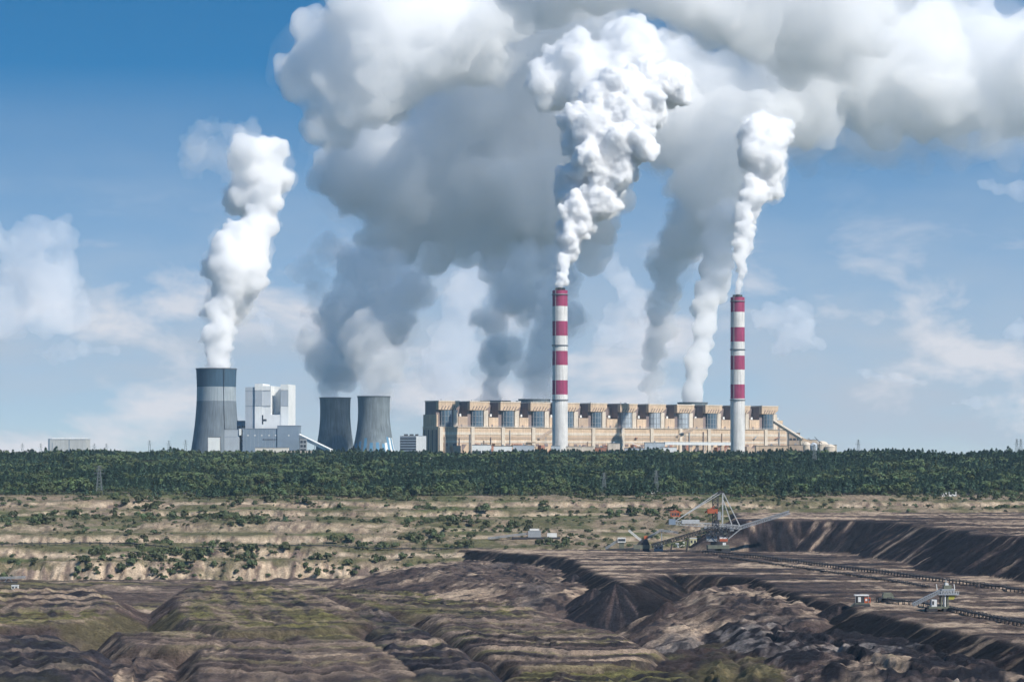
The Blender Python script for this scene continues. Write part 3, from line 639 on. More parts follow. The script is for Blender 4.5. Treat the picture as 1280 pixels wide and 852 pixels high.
pylon(36, '', [(1018, 590, 4150, .95, 'pale lattice pylon in the forest below the silos'), (1073, 570, 5600, 1.0, 'thin pylon over the treetops beyond the silos'), (124, 612, 3290, .98, 'lattice pylon at the forest edge above the upper conveyor'),
               (820, 614, 3330, .78, 'faint pylon at the forest edge behind the spreader'), (755, 614, 3340, .7, 'faint pylon at the forest edge above the reloader machine'),
               (1271, 571, 5000, .95, 'first pylon of the close pair over the treetops'), (1276, 571, 5200, .95, 'second pylon of the close pair over the treetops'),
               (187, 570, 6300, 1.0, 'third far pylon away from the tallest cooling tower, over the treetops'), (211, 570, 6200, 1.0, 'second far pylon from the tallest cooling tower, over the treetops'), (232, 570, 6100, 1.0, 'far pylon nearest the tallest cooling tower, over the treetops'), (28, 570, 6700, .9, 'far pylon over the treetops, outermost beyond the white warehouse'), (51, 570, 6800, .9, 'far pylon just past the dark corner strip of the white warehouse'), (133, 570, 6800, .9, 'far pylon between the warehouse and the cooling tower pylons'), (118, 570, 6900, .9, 'far pylon close beside the plain end of the white warehouse')])

# ------------------------------------------------------------------ vegetation
def leaf_mat(name, col):
    m = bpy.data.materials.new(name); m.use_nodes = True; t = m.node_tree; b = t.nodes['Principled BSDF']; b.inputs['Roughness'].default_value = .7; b.inputs['Specular IOR Level'].default_value = .2
    g = t.nodes.new('ShaderNodeNewGeometry'); oi = t.nodes.new('ShaderNodeObjectInfo')
    ad = t.nodes.new('ShaderNodeMath'); ad.operation = 'MULTIPLY_ADD'; ad.inputs[1].default_value = .55; ad.inputs[2].default_value = .4; t.links.new(g.outputs['Random Per Island'], ad.inputs[0])
    a2 = t.nodes.new('ShaderNodeMath'); a2.operation = 'MULTIPLY_ADD'; a2.inputs[1].default_value = .75; t.links.new(oi.outputs['Random'], a2.inputs[0]); t.links.new(ad.outputs[0], a2.inputs[2])
    hs = t.nodes.new('ShaderNodeHueSaturation'); hs.inputs['Color'].default_value = (*col, 1); t.links.new(a2.outputs[0], hs.inputs['Value'])
    hm = t.nodes.new('ShaderNodeMapRange'); hm.inputs[3].default_value = .47; hm.inputs[4].default_value = .52; t.links.new(oi.outputs['Random'], hm.inputs[0]); t.links.new(hm.outputs[0], hs.inputs['Hue'])
    t.links.new(hs.outputs[0], b.inputs['Base Color']); return m
pine_leaf = leaf_mat('pine_needles', (.050, .088, .052)); broad_leaf = leaf_mat('broad_leaves', (.085, .115, .048)); shrub_leaf = leaf_mat('shrub_leaves', (.066, .082, .038))
bark = mat('bark', (.09, .065, .05), .95, .2, 1)
def crown_mesh(name, kind, seed, mt, n=170):
    rn = random.Random(seed); V = []; Fc = []
    lob = [(rn.uniform(-.9, .9), rn.uniform(-.9, .9), rn.uniform(.3, 1.0)) for _ in range(6)]
    for i in range(n):
        if kind == 'pine':
            f = rn.random()**.8; z = 2.0+8.6*f; rr = ((1-f)**.75*2.5*(0.75+.35*math.sin(f*22+seed))+.2) if seed == 10 else 2.5*(1-f**2.6)*(.55+.6*abs(math.sin(f*9+seed)))+.25; a = rn.uniform(0, 6.283); q = rn.uniform(.45, 1)
            p = Vector((rr*q*math.cos(a), rr*q*math.sin(a), z)); sz = rn.uniform(.5, .95)
        elif kind == 'broad':
            l = lob[i % 6]; v = Vector((rn.gauss(0, 1), rn.gauss(0, 1), rn.gauss(0, 1))).normalized()*rn.uniform(.7, 1.05)
            p = Vector((l[0]*2.0+v.x*1.9, l[1]*2.0+v.y*1.9, 2.6+l[2]*5.2+v.z*1.7)); sz = rn.uniform(.5, 1.0)
        else:
            l = lob[i % 6]; v = Vector((rn.gauss(0, 1), rn.gauss(0, 1), abs(rn.gauss(0, 1)))).normalized()*rn.uniform(.6, 1.05)
            p = Vector((l[0]*1.3+v.x*1.2, l[1]*1.3+v.y*1.2, .2+l[2]*1.2+v.z*1.3)); sz = rn.uniform(.35, .7)
        nrm = (p-Vector((0, 0, p.z*.7))).normalized()+Vector((rn.uniform(-.7, .7), rn.uniform(-.7, .7), rn.uniform(-.2, .9)))
        nrm.normalize(); tx = nrm.orthogonal().normalized(); tx.rotate(Matrix.Rotation(rn.uniform(0, 6.28), 3, nrm)); ty = nrm.cross(tx)
        k = len(V); V += [p+tx*sz, p+ty*sz*.8, p-tx*sz, p-ty*sz*.8+nrm*sz*.3]; Fc.append((k, k+1, k+2, k+3))
    me = bpy.data.meshes.new(name); me.from_pydata([tuple(v) for v in V], [], Fc); me.materials.append(mt); return me
def trunk_mesh(name, h):
    mb = MB(); mb.cyl(0, 0, .26, -.5, h, 6, .06)
    for a in range(4): mb.bar((0, 0, h*(.35+.12*a)), (math.cos(a*1.7)*1.4, math.sin(a*1.7)*1.4, h*(.45+.12*a)), .12)
    me = bpy.data.meshes.new(name); me.from_pydata(mb.v, [], mb.f); me.materials.append(bark); return me
KIND = [('pine', pine_leaf, 9.5), ('pine', pine_leaf, 9.5), ('pine', pine_leaf, 9.5), ('broad', broad_leaf, 7), ('broad', broad_leaf, 7)]
CR = [crown_mesh('crown', k, 10+i, mt) for i, (k, mt, h) in enumerate(KIND)]
TR = [trunk_mesh('trunk', h) for k, mt, h in KIND]
SH = [crown_mesh('shrub', 'shrub', 30+i, shrub_leaf, 110) for i in range(4)]
# where trees stand
rg = np.random.default_rng(5)
n = 42000
ty_ = 3150+(4950-3150)*rg.random(n)**1.2; tx_ = (rg.random(n)*2-1)*.235*ty_
# the bare strip along the forest edge, and clearings
edge = 3300+110*fbm(tx_/70, tx_*0, 71, 4, .6)+np.interp(tx_/ty_*F+640, [0, 230, 300, 400, 520, 700, 900, 1100, 1280], [60, 40, 190, 150, 60, 20, 10, 40, 90])
clear = fbm(tx_/95, ty_/150, 77, 3)
fringe = fbm(tx_/38, ty_/34, 79, 3); keep = ((ty_ > edge) | ((fringe > .2) & (rg.random(n) < .5))) & (clear < .34)
for px0, px1, ya, yb in [(498, 1005, 4880, 5400), (310, 400, 5050, 5300)]:
    pp = tx_/ty_*F+640; keep &= ~((pp > px0) & (pp < px1) & (ty_ > ya) & (ty_ < yb))
tx_, ty_ = tx_[keep], ty_[keep]
tz_ = terrain(tx_, ty_)[0]
front = ty_-np.interp(tx_/ty_*F+640, [0, 230, 300, 400, 520, 700, 900, 1100, 1280], [60, 40, 190, 150, 60, 20, 10, 40, 90])
order = np.argsort(front+rg.random(len(front))*60)
inframe = np.abs(tx_/ty_) < .192
big = [i for i in order if inframe[i]][:290]
bigset = np.zeros(len(tx_), bool); bigset[big] = True
rn = random.Random(3)
tallness = 1.05+.95*fbm(tx_/60, ty_/90, 99, 4, .6)
broadish = fbm(tx_/70, ty_/70, 88, 3)
labs = {0: 'dark pine at the front edge of the forest above the pit', 1: 'rounded leafy green tree at the front edge of the forest above the pit'}
for i in big:
    k = rn.choice((3, 4)) if broadish[i] > .06 else rn.choice((0, 1, 2))
    br_ = k >= 3; s = rn.uniform(.75, 1.25)*tallness[i]
    o = empty('leafy_tree' if br_ else 'pine_tree', (tx_[i], ty_[i], tz_[i]-.2), rn.uniform(0, 6.28)); o.scale = (s*rn.uniform(.9, 1.2), s*rn.uniform(.9, 1.2), s)
    link('trunk', TR[k], o); link('crown', CR[k], o)
    tag(o, ('tall ' if s > 1.25 else 'low young ' if s < .85 else 'medium sized ')+labs[int(br_)], 'tree', 'leafy trees at the forest edge' if br_ else 'pines at the forest edge')
# the mass of the forest behind, and scrub: points carrying instanced trees
def scatter(name, pts, scales, protos, label, cat):
    me = bpy.data.meshes.new(name); me.from_pydata([tuple(p) for p in pts], [], [])
    a = me.attributes.new('size', 'FLOAT', 'POINT'); a.data.foreach_set('value', np.array(scales, np.float32))
    kk = me.attributes.new('pick', 'INT', 'POINT'); kk.data.foreach_set('value', np.array([p for p in protos[1]], np.int32))
    o = link(name, me); tag(o, label, cat, kind='stuff')
    cl = bpy.data.collections.new(name+'_kinds')
    for p in protos[0]: cl.objects.link(p)
    ng = bpy.data.node_groups.new(name, 'GeometryNodeTree'); ng.interface.new_socket('Geometry', in_out='INPUT', socket_type='NodeSocketGeometry'); ng.interface.new_socket('Geometry', in_out='OUTPUT', socket_type='NodeSocketGeometry')
    gi = ng.nodes.new('NodeGroupInput'); go = ng.nodes.new('NodeGroupOutput'); ip = ng.nodes.new('GeometryNodeInstanceOnPoints'); ci = ng.nodes.new('GeometryNodeCollectionInfo')
    ci.inputs['Collection'].default_value = cl; ci.inputs['Separate Children'].default_value = True; ci.inputs['Reset Children'].default_value = True
    ip.inputs['Pick Instance'].default_value = True
    a1 = ng.nodes.new('GeometryNodeInputNamedAttribute'); a1.data_type = 'FLOAT'; a1.inputs[0].default_value = 'size'
    a2 = ng.nodes.new('GeometryNodeInputNamedAttribute'); a2.data_type = 'INT'; a2.inputs[0].default_value = 'pick'
    rv = ng.nodes.new('FunctionNodeRandomValue'); rv.data_type = 'FLOAT_VECTOR'; rv.inputs[0].default_value = (-.06, -.06, 0); rv.inputs[1].default_value = (.06, .06, 6.28)
    L = ng.links.new
    L(gi.outputs[0], ip.inputs['Points']); L(ci.outputs[0], ip.inputs['Instance']); L(a1.outputs[0], ip.inputs['Scale']); L(a2.outputs[0], ip.inputs['Instance Index']); L(rv.outputs[0], ip.inputs['Rotation']); L(ip.outputs[0], go.inputs[0])
    o.modifiers.new('scatter', 'NODES').node_group = ng
    return o
protos = []
for k in range(5):
    mb = MB(); me = bpy.data.meshes.new('forest_tree'); V = [tuple(v.co) for v in CR[k].vertices]; Fc = [tuple(p.vertices) for p in CR[k].polygons]; nv_ = len(V); nf = len(Fc)
    V += [tuple(v.co) for v in TR[k].vertices]; Fc += [tuple(i+nv_ for i in p.vertices) for p in TR[k].polygons]
    me.from_pydata(V, [], Fc); me.materials.append(KIND[k][1]); me.materials.append(bark)
    for p in me.polygons:
        if p.index >= nf: p.material_index = 1
    protos.append(bpy.data.objects.new('forest_tree_%d' % k, me))
rest = np.where(~bigset)[0]
pk = np.where(broadish[rest] > .06, 3+rg.integers(0, 2, len(rest)), rg.integers(0, 3, len(rest)))
scatter('forest', np.stack([tx_[rest], ty_[rest], tz_[rest]-.2], 1), (rg.uniform(.7, 1.3, len(rest))*tallness[rest]), (protos, pk), 'dark green forest covering the plateau before the power station', 'forest')
# shrubs on the benches of the pit side
n = 26000
sy = 2590+(3420-2590)*rg.random(n); sx = (rg.random(n)*2-1)*.225*sy
zz_, _, wn_ = terrain(sx, sy)
cl_ = fbm(sx/45, sy/22, 101, 4); pp = sx/sy*F+640
foot = ((sy < 2680) & (pp < 320) & (pp > 90))
prob = sst(.0, .42, cl_)*.5+foot*.45+.05+(sy > 3230)*.12+(sy > 2840)*(sy < 2990)*.10
keep = (wn_ == 200) & (rg.random(n) < prob)
sx, sy, zz_, cl_, foot = sx[keep], sy[keep], zz_[keep], cl_[keep], foot[keep]
ss = (.35+1.25*rg.random(len(sx))**1.8)*(1+.7*sst(.1, .5, cl_))*(1+.5*foot)
order = np.argsort(-(ss/sy)*(np.abs(sx/sy) < .19)); big = order[:240]; rest = order[240:]
for i in big:
    o = link('shrub', SH[rn.randrange(4)]); o.location = (sx[i], sy[i], zz_[i]-.2); o.rotation_euler = (0, 0, rn.uniform(0, 6.28)); s = ss[i]; o.scale = (s, s, s*rn.uniform(1.0, 1.5))
    if foot[i]: tag(o, 'green shrub in the thicket at the foot of the far pit side', 'shrub', 'shrubs at the foot of the pit side')
    else:
        tier = 'open top bench before the forest' if sy[i] > 3140 else 'pale banks just below the top bench' if sy[i] > 2985 else 'wide middle bench of the far pit side' if sy[i] > 2850 else 'bank above the lower bench conveyor' if sy[i] > 2765 else 'lower bench and bank by the conveyor'
        tag(o, ('large' if ss[i] > 1.9 else 'small')+' green shrub on the '+tier, 'shrub', 'shrubs on the pit benches')
scatter('scrub', np.stack([sx[rest], sy[rest], zz_[rest]-.15], 1), ss[rest]*.95, ([bpy.data.objects.new('scrub_%d' % k, SH[k]) for k in range(4)], rg.integers(0, 4, len(rest))), 'small scattered scrub on the pit benches', 'scrub')
# larger trees standing alone on the benches
for px, Y, s, k, lab in [(44, 3205, 1.2, 3, 0), (52, 3190, 1.5, 4, 0), (60, 3210, 1.3, 3, 0), (68, 3200, 1.1, 4, 0), (36, 3215, 1.0, 3, 0), (540, 3190, 1.2, 3, 1), (550, 3180, 1.7, 4, 1), (558, 3195, 1.3, 3, 1), (488, 3160, 1.3, 0, 2), (505, 3170, 1.1, 0, 2), (178, 2880, 1.1, 3, 3), (328, 3290, 1.6, 4, 4), (345, 3290, 1.3, 3, 4), (372, 3280, 1.2, 3, 4), (560, 2900, .9, 3, 5), (355, 2860, .9, 0, 5), (1005, 3300, 1.6, 4, 6), (960, 3420, 1.8, 3, 6), (1050, 3420, 2.0, 4, 6), (1070, 3400, 1.8, 3, 6), (1085, 3380, 1.7, 4, 6), (1165, 3330, 1.5, 3, 6)]:
    X = (px-640)/F*Y; o = empty('leafy_tree' if k >= 3 else 'pine_tree', (X, Y, height(X, Y)-.3), px); o.scale = (s*1.1, s*1.1, s*.95)
    link('trunk', TR[k], o); link('crown', CR[k], o)
    tag(o, ['leafy tree in the clump on the bench below the upper conveyor', 'tall leafy tree in the clump alone on the pale slope', 'slender pine on the pale middle slope', 'single round tree on the sandy bench', 'leafy tree on the open strip before the forest', 'single small tree beside the lower bench track', 'big round tree in the scrub below the silos'][lab], 'tree', 'lone trees on the pit side')

# ------------------------------------------------------------------ mine conveyors
def conveyor(name, pts, label, step=7, wd=2.2, hg=2.4):
    """belt on trestles along world points, resting on the ground"""
    P = []
    for a, b_ in zip(pts[:-1], pts[1:]):
        a, b_ = Vector(a), Vector(b_); L = (b_-a).length; n = max(1, int(L/step))
        P += [a+(b_-a)*k/n for k in range(n)]
    P.append(Vector(pts[-1]))
    P = [Vector((p[0], p[1], 0)) for p in P]
    hz = terrain(np.array([p.x for p in P]), np.array([p.y for p in P]))[0]
    hs_ = np.array(hz)
    if len(hs_) > 9:
        kk = np.ones(9)/9; hs_ = np.convolve(np.pad(hs_, 4, 'edge'), kk, 'valid')
    hs_ = np.maximum(hs_, hz)
    o = tag(empty(name, (P[0].x, P[0].y, hz[0])), label, 'conveyor'); org = Vector((P[0].x, P[0].y, hz[0]))
    bl = MB(); fr = MB(); tm = None
    for i in range(len(P)-1):
        a = Vector((P[i].x, P[i].y, hs_[i]+hg))-org; b_ = Vector((P[i+1].x, P[i+1].y, hs_[i+1]+hg))-org
        bl.bar(a, b_, wd*.8, .25); d = (b_-a); d.z = 0; sd_ = Vector((-d.y, d.x, 0)).normalized()*wd*.55
        for s in (-1, 1): fr.bar(a+sd_*s-Vector((0, 0, .35)), b_+sd_*s-Vector((0, 0, .35)), .35, .6)
    bl.build('belt', belt_mat, o); fr.build('side_rail', dark_steel, o)
    for i in range(0, len(P)):
        t_ = MB(); p = Vector((P[i].x, P[i].y, hs_[i]+hg))-org; j = min(i, len(P)-2); d = P[j+1]-P[j]; sd_ = Vector((-d.y, d.x, 0)).normalized()*wd*.6; g = Vector((0, 0, hg+.8+hs_[i]-hz[i]))
        for s in (-1, 1): t_.bar(p+sd_*s*1.2-g, p+sd_*s+Vector((0, 0, .6)), .5)
        t_.bar(p+sd_*1.1+Vector((0, 0, .7)), p-sd_*1.1+Vector((0, 0, .7)), .5)
        t_.build('trestle', dark_steel, o)
    return o
on93 = lambda px, py: on(px, py, -93)
conveyor('belt_conveyor', [on93(880, 691.5), on93(940, 697), on93(1000, 704.5), on93(1090, 716), on93(1172, 727), on93(1300, 744), on93(1400, 757)], 'long belt conveyor crossing the spoil platform behind the hopper car')
conveyor('belt_conveyor', [on93(900, 697), on93(985, 709), on93(1060, 719), on93(1160, 735)], 'lower belt line running parallel in front of the long platform conveyor', 10, 1.6, 1.2)
conveyor('belt_conveyor', [on93(1098, 752.5), on93(1140, 757), on93(1186, 764), on93(1240, 775), on93(1300, 787), on93(1400, 806)], 'belt conveyor passing under the hopper car')
conveyor('belt_conveyor', [at(-60, 614, 3255), at(40, 612, 3262), at(100, 610, 3290), at(150, 610, 3290), at(200, 613, 3250), at(320, 613, 3245)], 'dark belt conveyor on the top bench in front of the forest', 9)
conveyor('belt_conveyor', [at(-60, 684, 2695), at(40, 684, 2700), at(100, 684, 2740), at(150, 684, 2735), at(210, 684, 2690)], 'curved dark belt conveyor on the lower bench', 9)
conveyor('belt_conveyor', [at(230, 684, 2700), at(420, 684, 2705), at(585, 684, 2700)], 'straight belt conveyor along the lower bench towards the platform', 12, 1.8, 1.6)
conveyor('belt_conveyor', [at(330, 615, 3270), at(560, 615, 3265), at(790, 615, 3270), at(1000, 615, 3275), at(1300, 615, 3270)], 'low conveyor line along the forest edge behind the spreader', 14, 1.6, 1.4)

# ------------------------------------------------------------------ mining machines
def machine(name, px, py, z, label, cat):
    o = tag(empty(name, on(px, py, z)), label, cat); Yb = o.location.y; s = Yb/F
    o.location.z = height(o.location.x, Yb)
    f = lambda x, y, d=0: Vector(((x-px)*s, d, (py-y)*s))
    return o, f, s
def lattice(a, b_, wd, hg, n, t=.35):
    m_ = MB(); a = Vector(a); b_ = Vector(b_); d = b_-a; sx = Vector((-d.y, d.x, 0)).normalized()*wd/2 if abs(d.x)+abs(d.y) > .01 else Vector((wd/2, 0, 0)); up = d.cross(sx).normalized()*hg/2
    cs = [(i*sx+j*up) for i, j in ((-1, -1), (1, -1), (1, 1), (-1, 1))]
    for c in cs: m_.bar(a+c, b_+c, t*1.3)
    for i in range(n):
        p, q_ = a+d*i/n, a+d*(i+1)/n
        for k in range(4):
            c0, c1 = cs[k], cs[(k+1) % 4]; m_.bar(p+c0, q_+c1, t); m_.bar(p+c0, p+c1, t)
    return m_
sp, f, s = machine('spreader', 898, 690, -93, 'huge spreader with white cable mast and orange cabins on the platform', 'mining machine')
for (x0, x1, dd) in ((884, 893, -10), (884, 893, 8), (901, 912, -10), (901, 912, 8), (892, 902, -1)):
    t_ = MB().prism([(f(x0, 690).x, .9), (f(x0, 690).x+1.2, 0), (f(x1, 690).x-1.2, 0), (f(x1, 690).x, .9), (f(x1, 690).x-.5, 3.2), (f(x0, 690).x+.5, 3.2)], dd, dd+4).build('crawler', dark_steel, sp)
MB().box(f(884, 0).x, f(911, 0).x, -9, 11, 3.2, 6.5).build('undercarriage', olive_paint, sp)
MB().cyl(f(898, 0).x, 1, 7.5, 6.5, 9.5, 20).build('slew_ring', dark_steel, sp)
MB().box(f(883, 0).x, f(896, 0).x, -4, 6, 10, 17).build('machinery_house', galv, sp)
MB().box(f(899, 0).x, f(909, 0).x, -5, 5, 9.6, 14.5).build('machinery_house', white_paint, sp)
MB().box(f(901, 0).x, f(907, 0).x, -5.4, 3, 4.5, 9).build('drive_house', white_paint, sp)
MB().box(f(899, 0).x, f(909, 0).x, -6, -5.2, 10, 12.6).build('orange_cover', orange_worn, sp)
lattice(f(884, 664), f(912, 664), 12, 7, 6, .6).build('superstructure', dark_steel, sp)
MB().box(f(880, 0).x, f(915, 0).x, -4, 4, f(0, 661).z, f(0, 658.5).z).build('main_deck', galv, sp)
cb = lattice(f(838, 653.5), f(927, 659.5), 7, 3.2, 20, .32).build('counterweight_boom', machine_grey, sp)
MB().box(f(836, 0).x, f(844, 0).x, -5, 5, f(0, 656).z, f(0, 649).z).build('counterweight', blue_clad_and_shade, sp)
MB().box(f(852, 0).x, f(874, 0).x, -4.2, 4.2, f(0, 655).z, f(0, 650).z).build('winch_house', machine_grey, sp)
cab = MB().box(f(838, 0).x, f(850, 0).x, -3.5, 3.5, f(0, 646).z, f(0, 641.5).z).build('orange_cabin', orange_worn, sp)
MB().prism([(f(836, 0).x, f(0, 640).z), (f(853, 0).x, f(0, 641.5).z), (f(845, 0).x, f(0, 637.8).z)], -3.8, 3.8).build('cabin_roof', orange_worn, cab)
for k in range(3): MB().box(f(839.5+k*3.4, 0).x, f(841.8+k*3.4, 0).x, -3.62, -3.4, f(0, 644.5).z, f(0, 641.8).z).build('window', window_dark, cab)
twr = lattice(f(894, 664, 2), f(894.5, 620, 2), 5, 5, 8, .5).build('tower', dark_steel, sp)
cab = MB().box(f(884, 0).x, f(897, 0).x, -3, 3, f(0, 642).z, f(0, 636.5).z).build('orange_crane_house', orange_worn, sp)
MB().bar(f(881, 641), f(893, 633.5), 1.3).build('crane_jib', orange_worn, cab)
for d_ in (-3.4, 3.4):
    MB().bar(f(903, 674, d_), f(903.4, 615.5, d_*.7), 0.8).build('mast_post', machine_grey, sp)
    MB().bar(f(902.5, 616, d_*.7), f(844, 651.5, d_), .5).build('stay_cable', machine_grey, sp)
    MB().bar(f(898, 615.5, d_*.7), f(847, 646.5+abs(d_), d_), .5).build('stay_cable', machine_grey, sp)
    MB().bar(f(904, 616, d_*.7), f(925.5, 659, d_), .5).build('stay_cable', machine_grey, sp)
    MB().bar(f(904, 625, d_*.7), f(915, 656.5, d_), .45).build('stay_cable', machine_grey, sp)
    MB().bar(f(907, 676.5, d_), f(926, 661, d_), .6).build('boom_strut', machine_grey, sp)
    MB().bar(f(890, 672, d_), f(903, 660, d_), .6).build('boom_strut', machine_grey, sp)
MB().bar(f(897, 615.5, -3), f(904.5, 615.5, -3), 1.4).build('mast_head', dark_steel, sp); MB().bar(f(900, 614.5, -3), f(900, 615, 3), 1.6).build('mast_head', dark_steel, sp)
db = lattice(f(924, 660), f(987, 640.5), 4.5, 3, 22, .4).build('discharge_boom', galv, sp)
MB().bar(f(924, 659.6), f(987.5, 640), 2.6, .4).build('boom_belt', belt_mat, db)
fb = lattice(f(815, 682.5), f(889, 661.5), 5, 3.4, 22, .5).build('feed_bridge', dark_steel, sp)
MB().bar(f(815, 681.6), f(889, 660.6), 2.8, .4).build('bridge_belt', belt_mat, fb)
for x in (838, 858): MB().bar(f(x, 690, 0), f(x+2, 690-(x-815)*.26-4, 0), 1.4).build('bridge_leg', dark_steel, sp)
wk = MB()
for k in range(24):
    x = 846+k*3.2; wk.bar(f(x, 653+(x-838)*.067-.6, -3.6), f(x, 653+(x-838)*.067-2.4, -3.6), .16)
wk.bar(f(846, 651.1, -3.6), f(920, 656, -3.6), .18)
wk.build('walkway_rail', galv, sp)
for x0, x1, z0, z1, m_ in ((886, 890, 668, 664, galv), (904, 909, 670, 666, olive_paint), (893, 899, 660, 650, dark_steel), (897, 901, 650, 640, galv), (876, 882, 663, 659.5, olive_paint), (912, 917, 664, 660.5, galv)):
    MB().box(f(x0, 0).x, f(x1, 0).x, -3, 2.5, f(0, z0).z, f(0, z1).z).build('equipment_box', m_, sp)
for xa, ya, xb, yb in ((884, 676, 896, 664), (896, 676, 884, 664), (900, 676, 912, 664), (912, 676, 900, 664), (890, 662, 894, 640), (899, 662, 894, 640)):
    MB().bar(f(xa, ya, -5), f(xb, yb, -5), .5).build('brace', dark_steel, sp)
# site hut and containers
def hut(px, py, w_, h_, d_, mt, name, label, z=-93, roofm=None, cat='hut', wins=2):
    o, f, s = machine(name, px, py, z, label, cat); ww = w_*s/2; hh = h_*s
    MB().box(-ww, ww, -d_/2, d_/2, -.6, hh).build('wall', mt, o); MB().box(-ww-.25, ww+.25, -d_/2-.25, d_/2+.25, hh, hh+.45).build('roof', roofm or white_paint, o)
    for k in range(wins): MB().box(-ww+2*ww*(k+.2)/wins, -ww+2*ww*(k+.75)/wins, -d_/2-.12, -d_/2+.02, hh*.45, hh*.8).build('window', window_dark, o)
    MB().box(-ww*.3, ww*.15, -d_/2-.1, -d_/2+.02, -.5, hh*.4).build('door', galv, o)
    return o
hut(866.5, 685, 8.5, 10, 6, mat('pale_yellow_wall', (.62, .58, .36), .7), 'switch_house', 'pale yellow two storey switch house beside the spreader')
hut(853, 685, 5, 6, 4, white_paint, 'container', 'white container left of the yellow switch house', cat='container')
hut(846.5, 685.5, 4, 5, 4, steel_pale, 'container', 'small grey container at the foot of the feed bridge', cat='container')
hut(823, 689, 11, 6.5, 6, galv, 'drive_station', 'grey drive station with a rounded hood under the feed bridge', cat='drive station')
# reloader machine
rl_, f, s = machine('reloader', 797, 689, -93, 'dark belt reloader with two pale booms left of the spreader', 'mining machine')
for x0, x1 in ((790, 800), (803, 812)): MB().prism([(f(x0, 0).x, .8), (f(x0, 0).x+1, 0), (f(x1, 0).x-1, 0), (f(x1, 0).x, .8), (f(x1, 0).x-.4, 2.6), (f(x0, 0).x+.4, 2.6)], -4, 4).build('crawler', dark_steel, rl_)
MB().box(f(792, 0).x, f(812, 0).x, -3.5, 3.5, 2.6, 6.5).build('chassis', olive_paint, rl_)
MB().prism([(f(796, 0).x, 6.5), (f(812, 0).x, 6.5), (f(809, 0).x, 12), (f(802, 0).x, 12)], -3, 3).build('hopper', dark_steel, rl_)
lattice(f(786, 662.5), f(803, 676.5), 2.6, 1.6, 8, .35).build('receiving_boom', white_paint, rl_)
lattice(f(809, 672), f(826, 662.3), 2.6, 1.6, 8, .35).build('discharge_boom', galv, rl_); lattice(f(826, 662.3), f(848, 665.5), 2.6, 1.6, 9, .35).build('discharge_boom', galv, rl_)
MB().bar(f(827, 663), f(827.5, 688), .9).build('boom_leg', galv, rl_)
MB().box(f(805, 0).x, f(809.5, 0).x, -2, 2, 12, 15).build('orange_cabin', orange, rl_)
bw, f, s = machine('belt_wagon', 774, 688, -93, 'belt wagon with a glazed cab at the end of the machine row', 'mining machine')
MB().prism([(f(757, 0).x, .6), (f(792, 0).x, .6), (f(792, 0).x, 3), (f(757, 0).x, 1.6)], -3, 3).build('chassis', dark_steel, bw)
lattice(f(757, 685), f(776, 673), 3, 1.6, 9, .35).build('ramp', galv, bw)
cb_ = MB().box(f(772, 0).x, f(782, 0).x, -3, 3, f(0, 677.5).z, f(0, 671.5).z).build('cab', white_paint, bw); MB().box(f(772.6, 0).x, f(781.4, 0).x, -3.1, -2.9, f(0, 676).z, f(0, 673).z).build('window', window_dark, cb_)
MB().box(f(774, 0).x, f(780, 0).x, -2, 2, 2.5, f(0, 677.5).z).build('turret', olive_paint, bw)
for x in (764, 786): MB().prism([(f(x, 0).x-4, .5), (f(x, 0).x-3, -.4), (f(x, 0).x+3, -.4), (f(x, 0).x+4, .5), (f(x, 0).x+3.6, 2), (f(x, 0).x-3.6, 2)], -3.6, 3.6).build('crawler', dark_steel, bw)
# hopper car on the near conveyor
hc, f, s = machine('hopper_car', 1182, 764, -93, 'tall hopper car with a sloping belt ramp straddling the near conveyor', 'mining machine')
for x in (1164, 1185):
    for d_ in (-4, 3): MB().prism([(f(x, 0).x-3.4, .6), (f(x, 0).x-2.6, 0), (f(x, 0).x+2.6, 0), (f(x, 0).x+3.4, .6), (f(x, 0).x+3, 1.8), (f(x, 0).x-3, 1.8)], d_, d_+1.6).build('crawler', dark_steel, hc)
MB().box(f(1160, 0).x, f(1190, 0).x, -4, 4.5, 1.8, 2.9).build('chassis', olive_paint, hc)
MB().box(f(1163.5, 0).x, f(1170, 0).x, -3.6, 3, 2.9, 7).build('drive_house', white_paint, hc)
MB().box(f(1164.2, 0).x, f(1166.4, 0).x, -3.72, -3.55, 4, 6.2).build('window', window_dark, hc)
lattice(f(1141, 756), f(1177, 738), 3.4, 1.6, 14, .3).build('belt_ramp', galv, hc); MB().bar(f(1141, 755), f(1177, 737), 2.2, .4).build('ramp_belt', belt_mat, hc)
for x, t_ in ((1176, olive_paint), (1180.5, white_paint), (1184, olive_paint)):
    for d_ in (-3, 3): MB().bar(f(x, 760, d_), f(x, 742, d_), .7).build('leg', t_, hc)
dk = MB().box(f(1172, 0).x, f(1197.5, 0).x, -4.2, 4.2, f(0, 743.5).z, f(0, 742).z).build('deck', galv, hc)
MB().box(f(1176, 0).x, f(1192, 0).x, -3.4, 3.2, f(0, 742).z, f(0, 736).z).build('control_house', galv, hc)
for k in range(4): MB().box(f(1177+k*3.7, 0).x, f(1179.4+k*3.7, 0).x, -3.52, -3.35, f(0, 740.6).z, f(0, 738).z).build('window', window_dark, hc)
MB().box(f(1179, 0).x, f(1189, 0).x, -2.4, 2.4, f(0, 736).z, f(0, 731.5).z).build('upper_house', olive_paint, hc)
MB().box(f(1181, 0).x, f(1185, 0).x, -2, 2, f(0, 731.5).z, f(0, 729).z).build('white_hood', white_paint, hc)
MB().bar(f(1182.5, 729), f(1182.5, 724.5), .3).build('aerial', white_paint, hc)
for k in range(9):
    x = 1172.4+k*3.1; MB().bar(f(x, 742, -4.1), f(x, 738.8, -4.1), .14).build('rail_post', white_paint, hc)
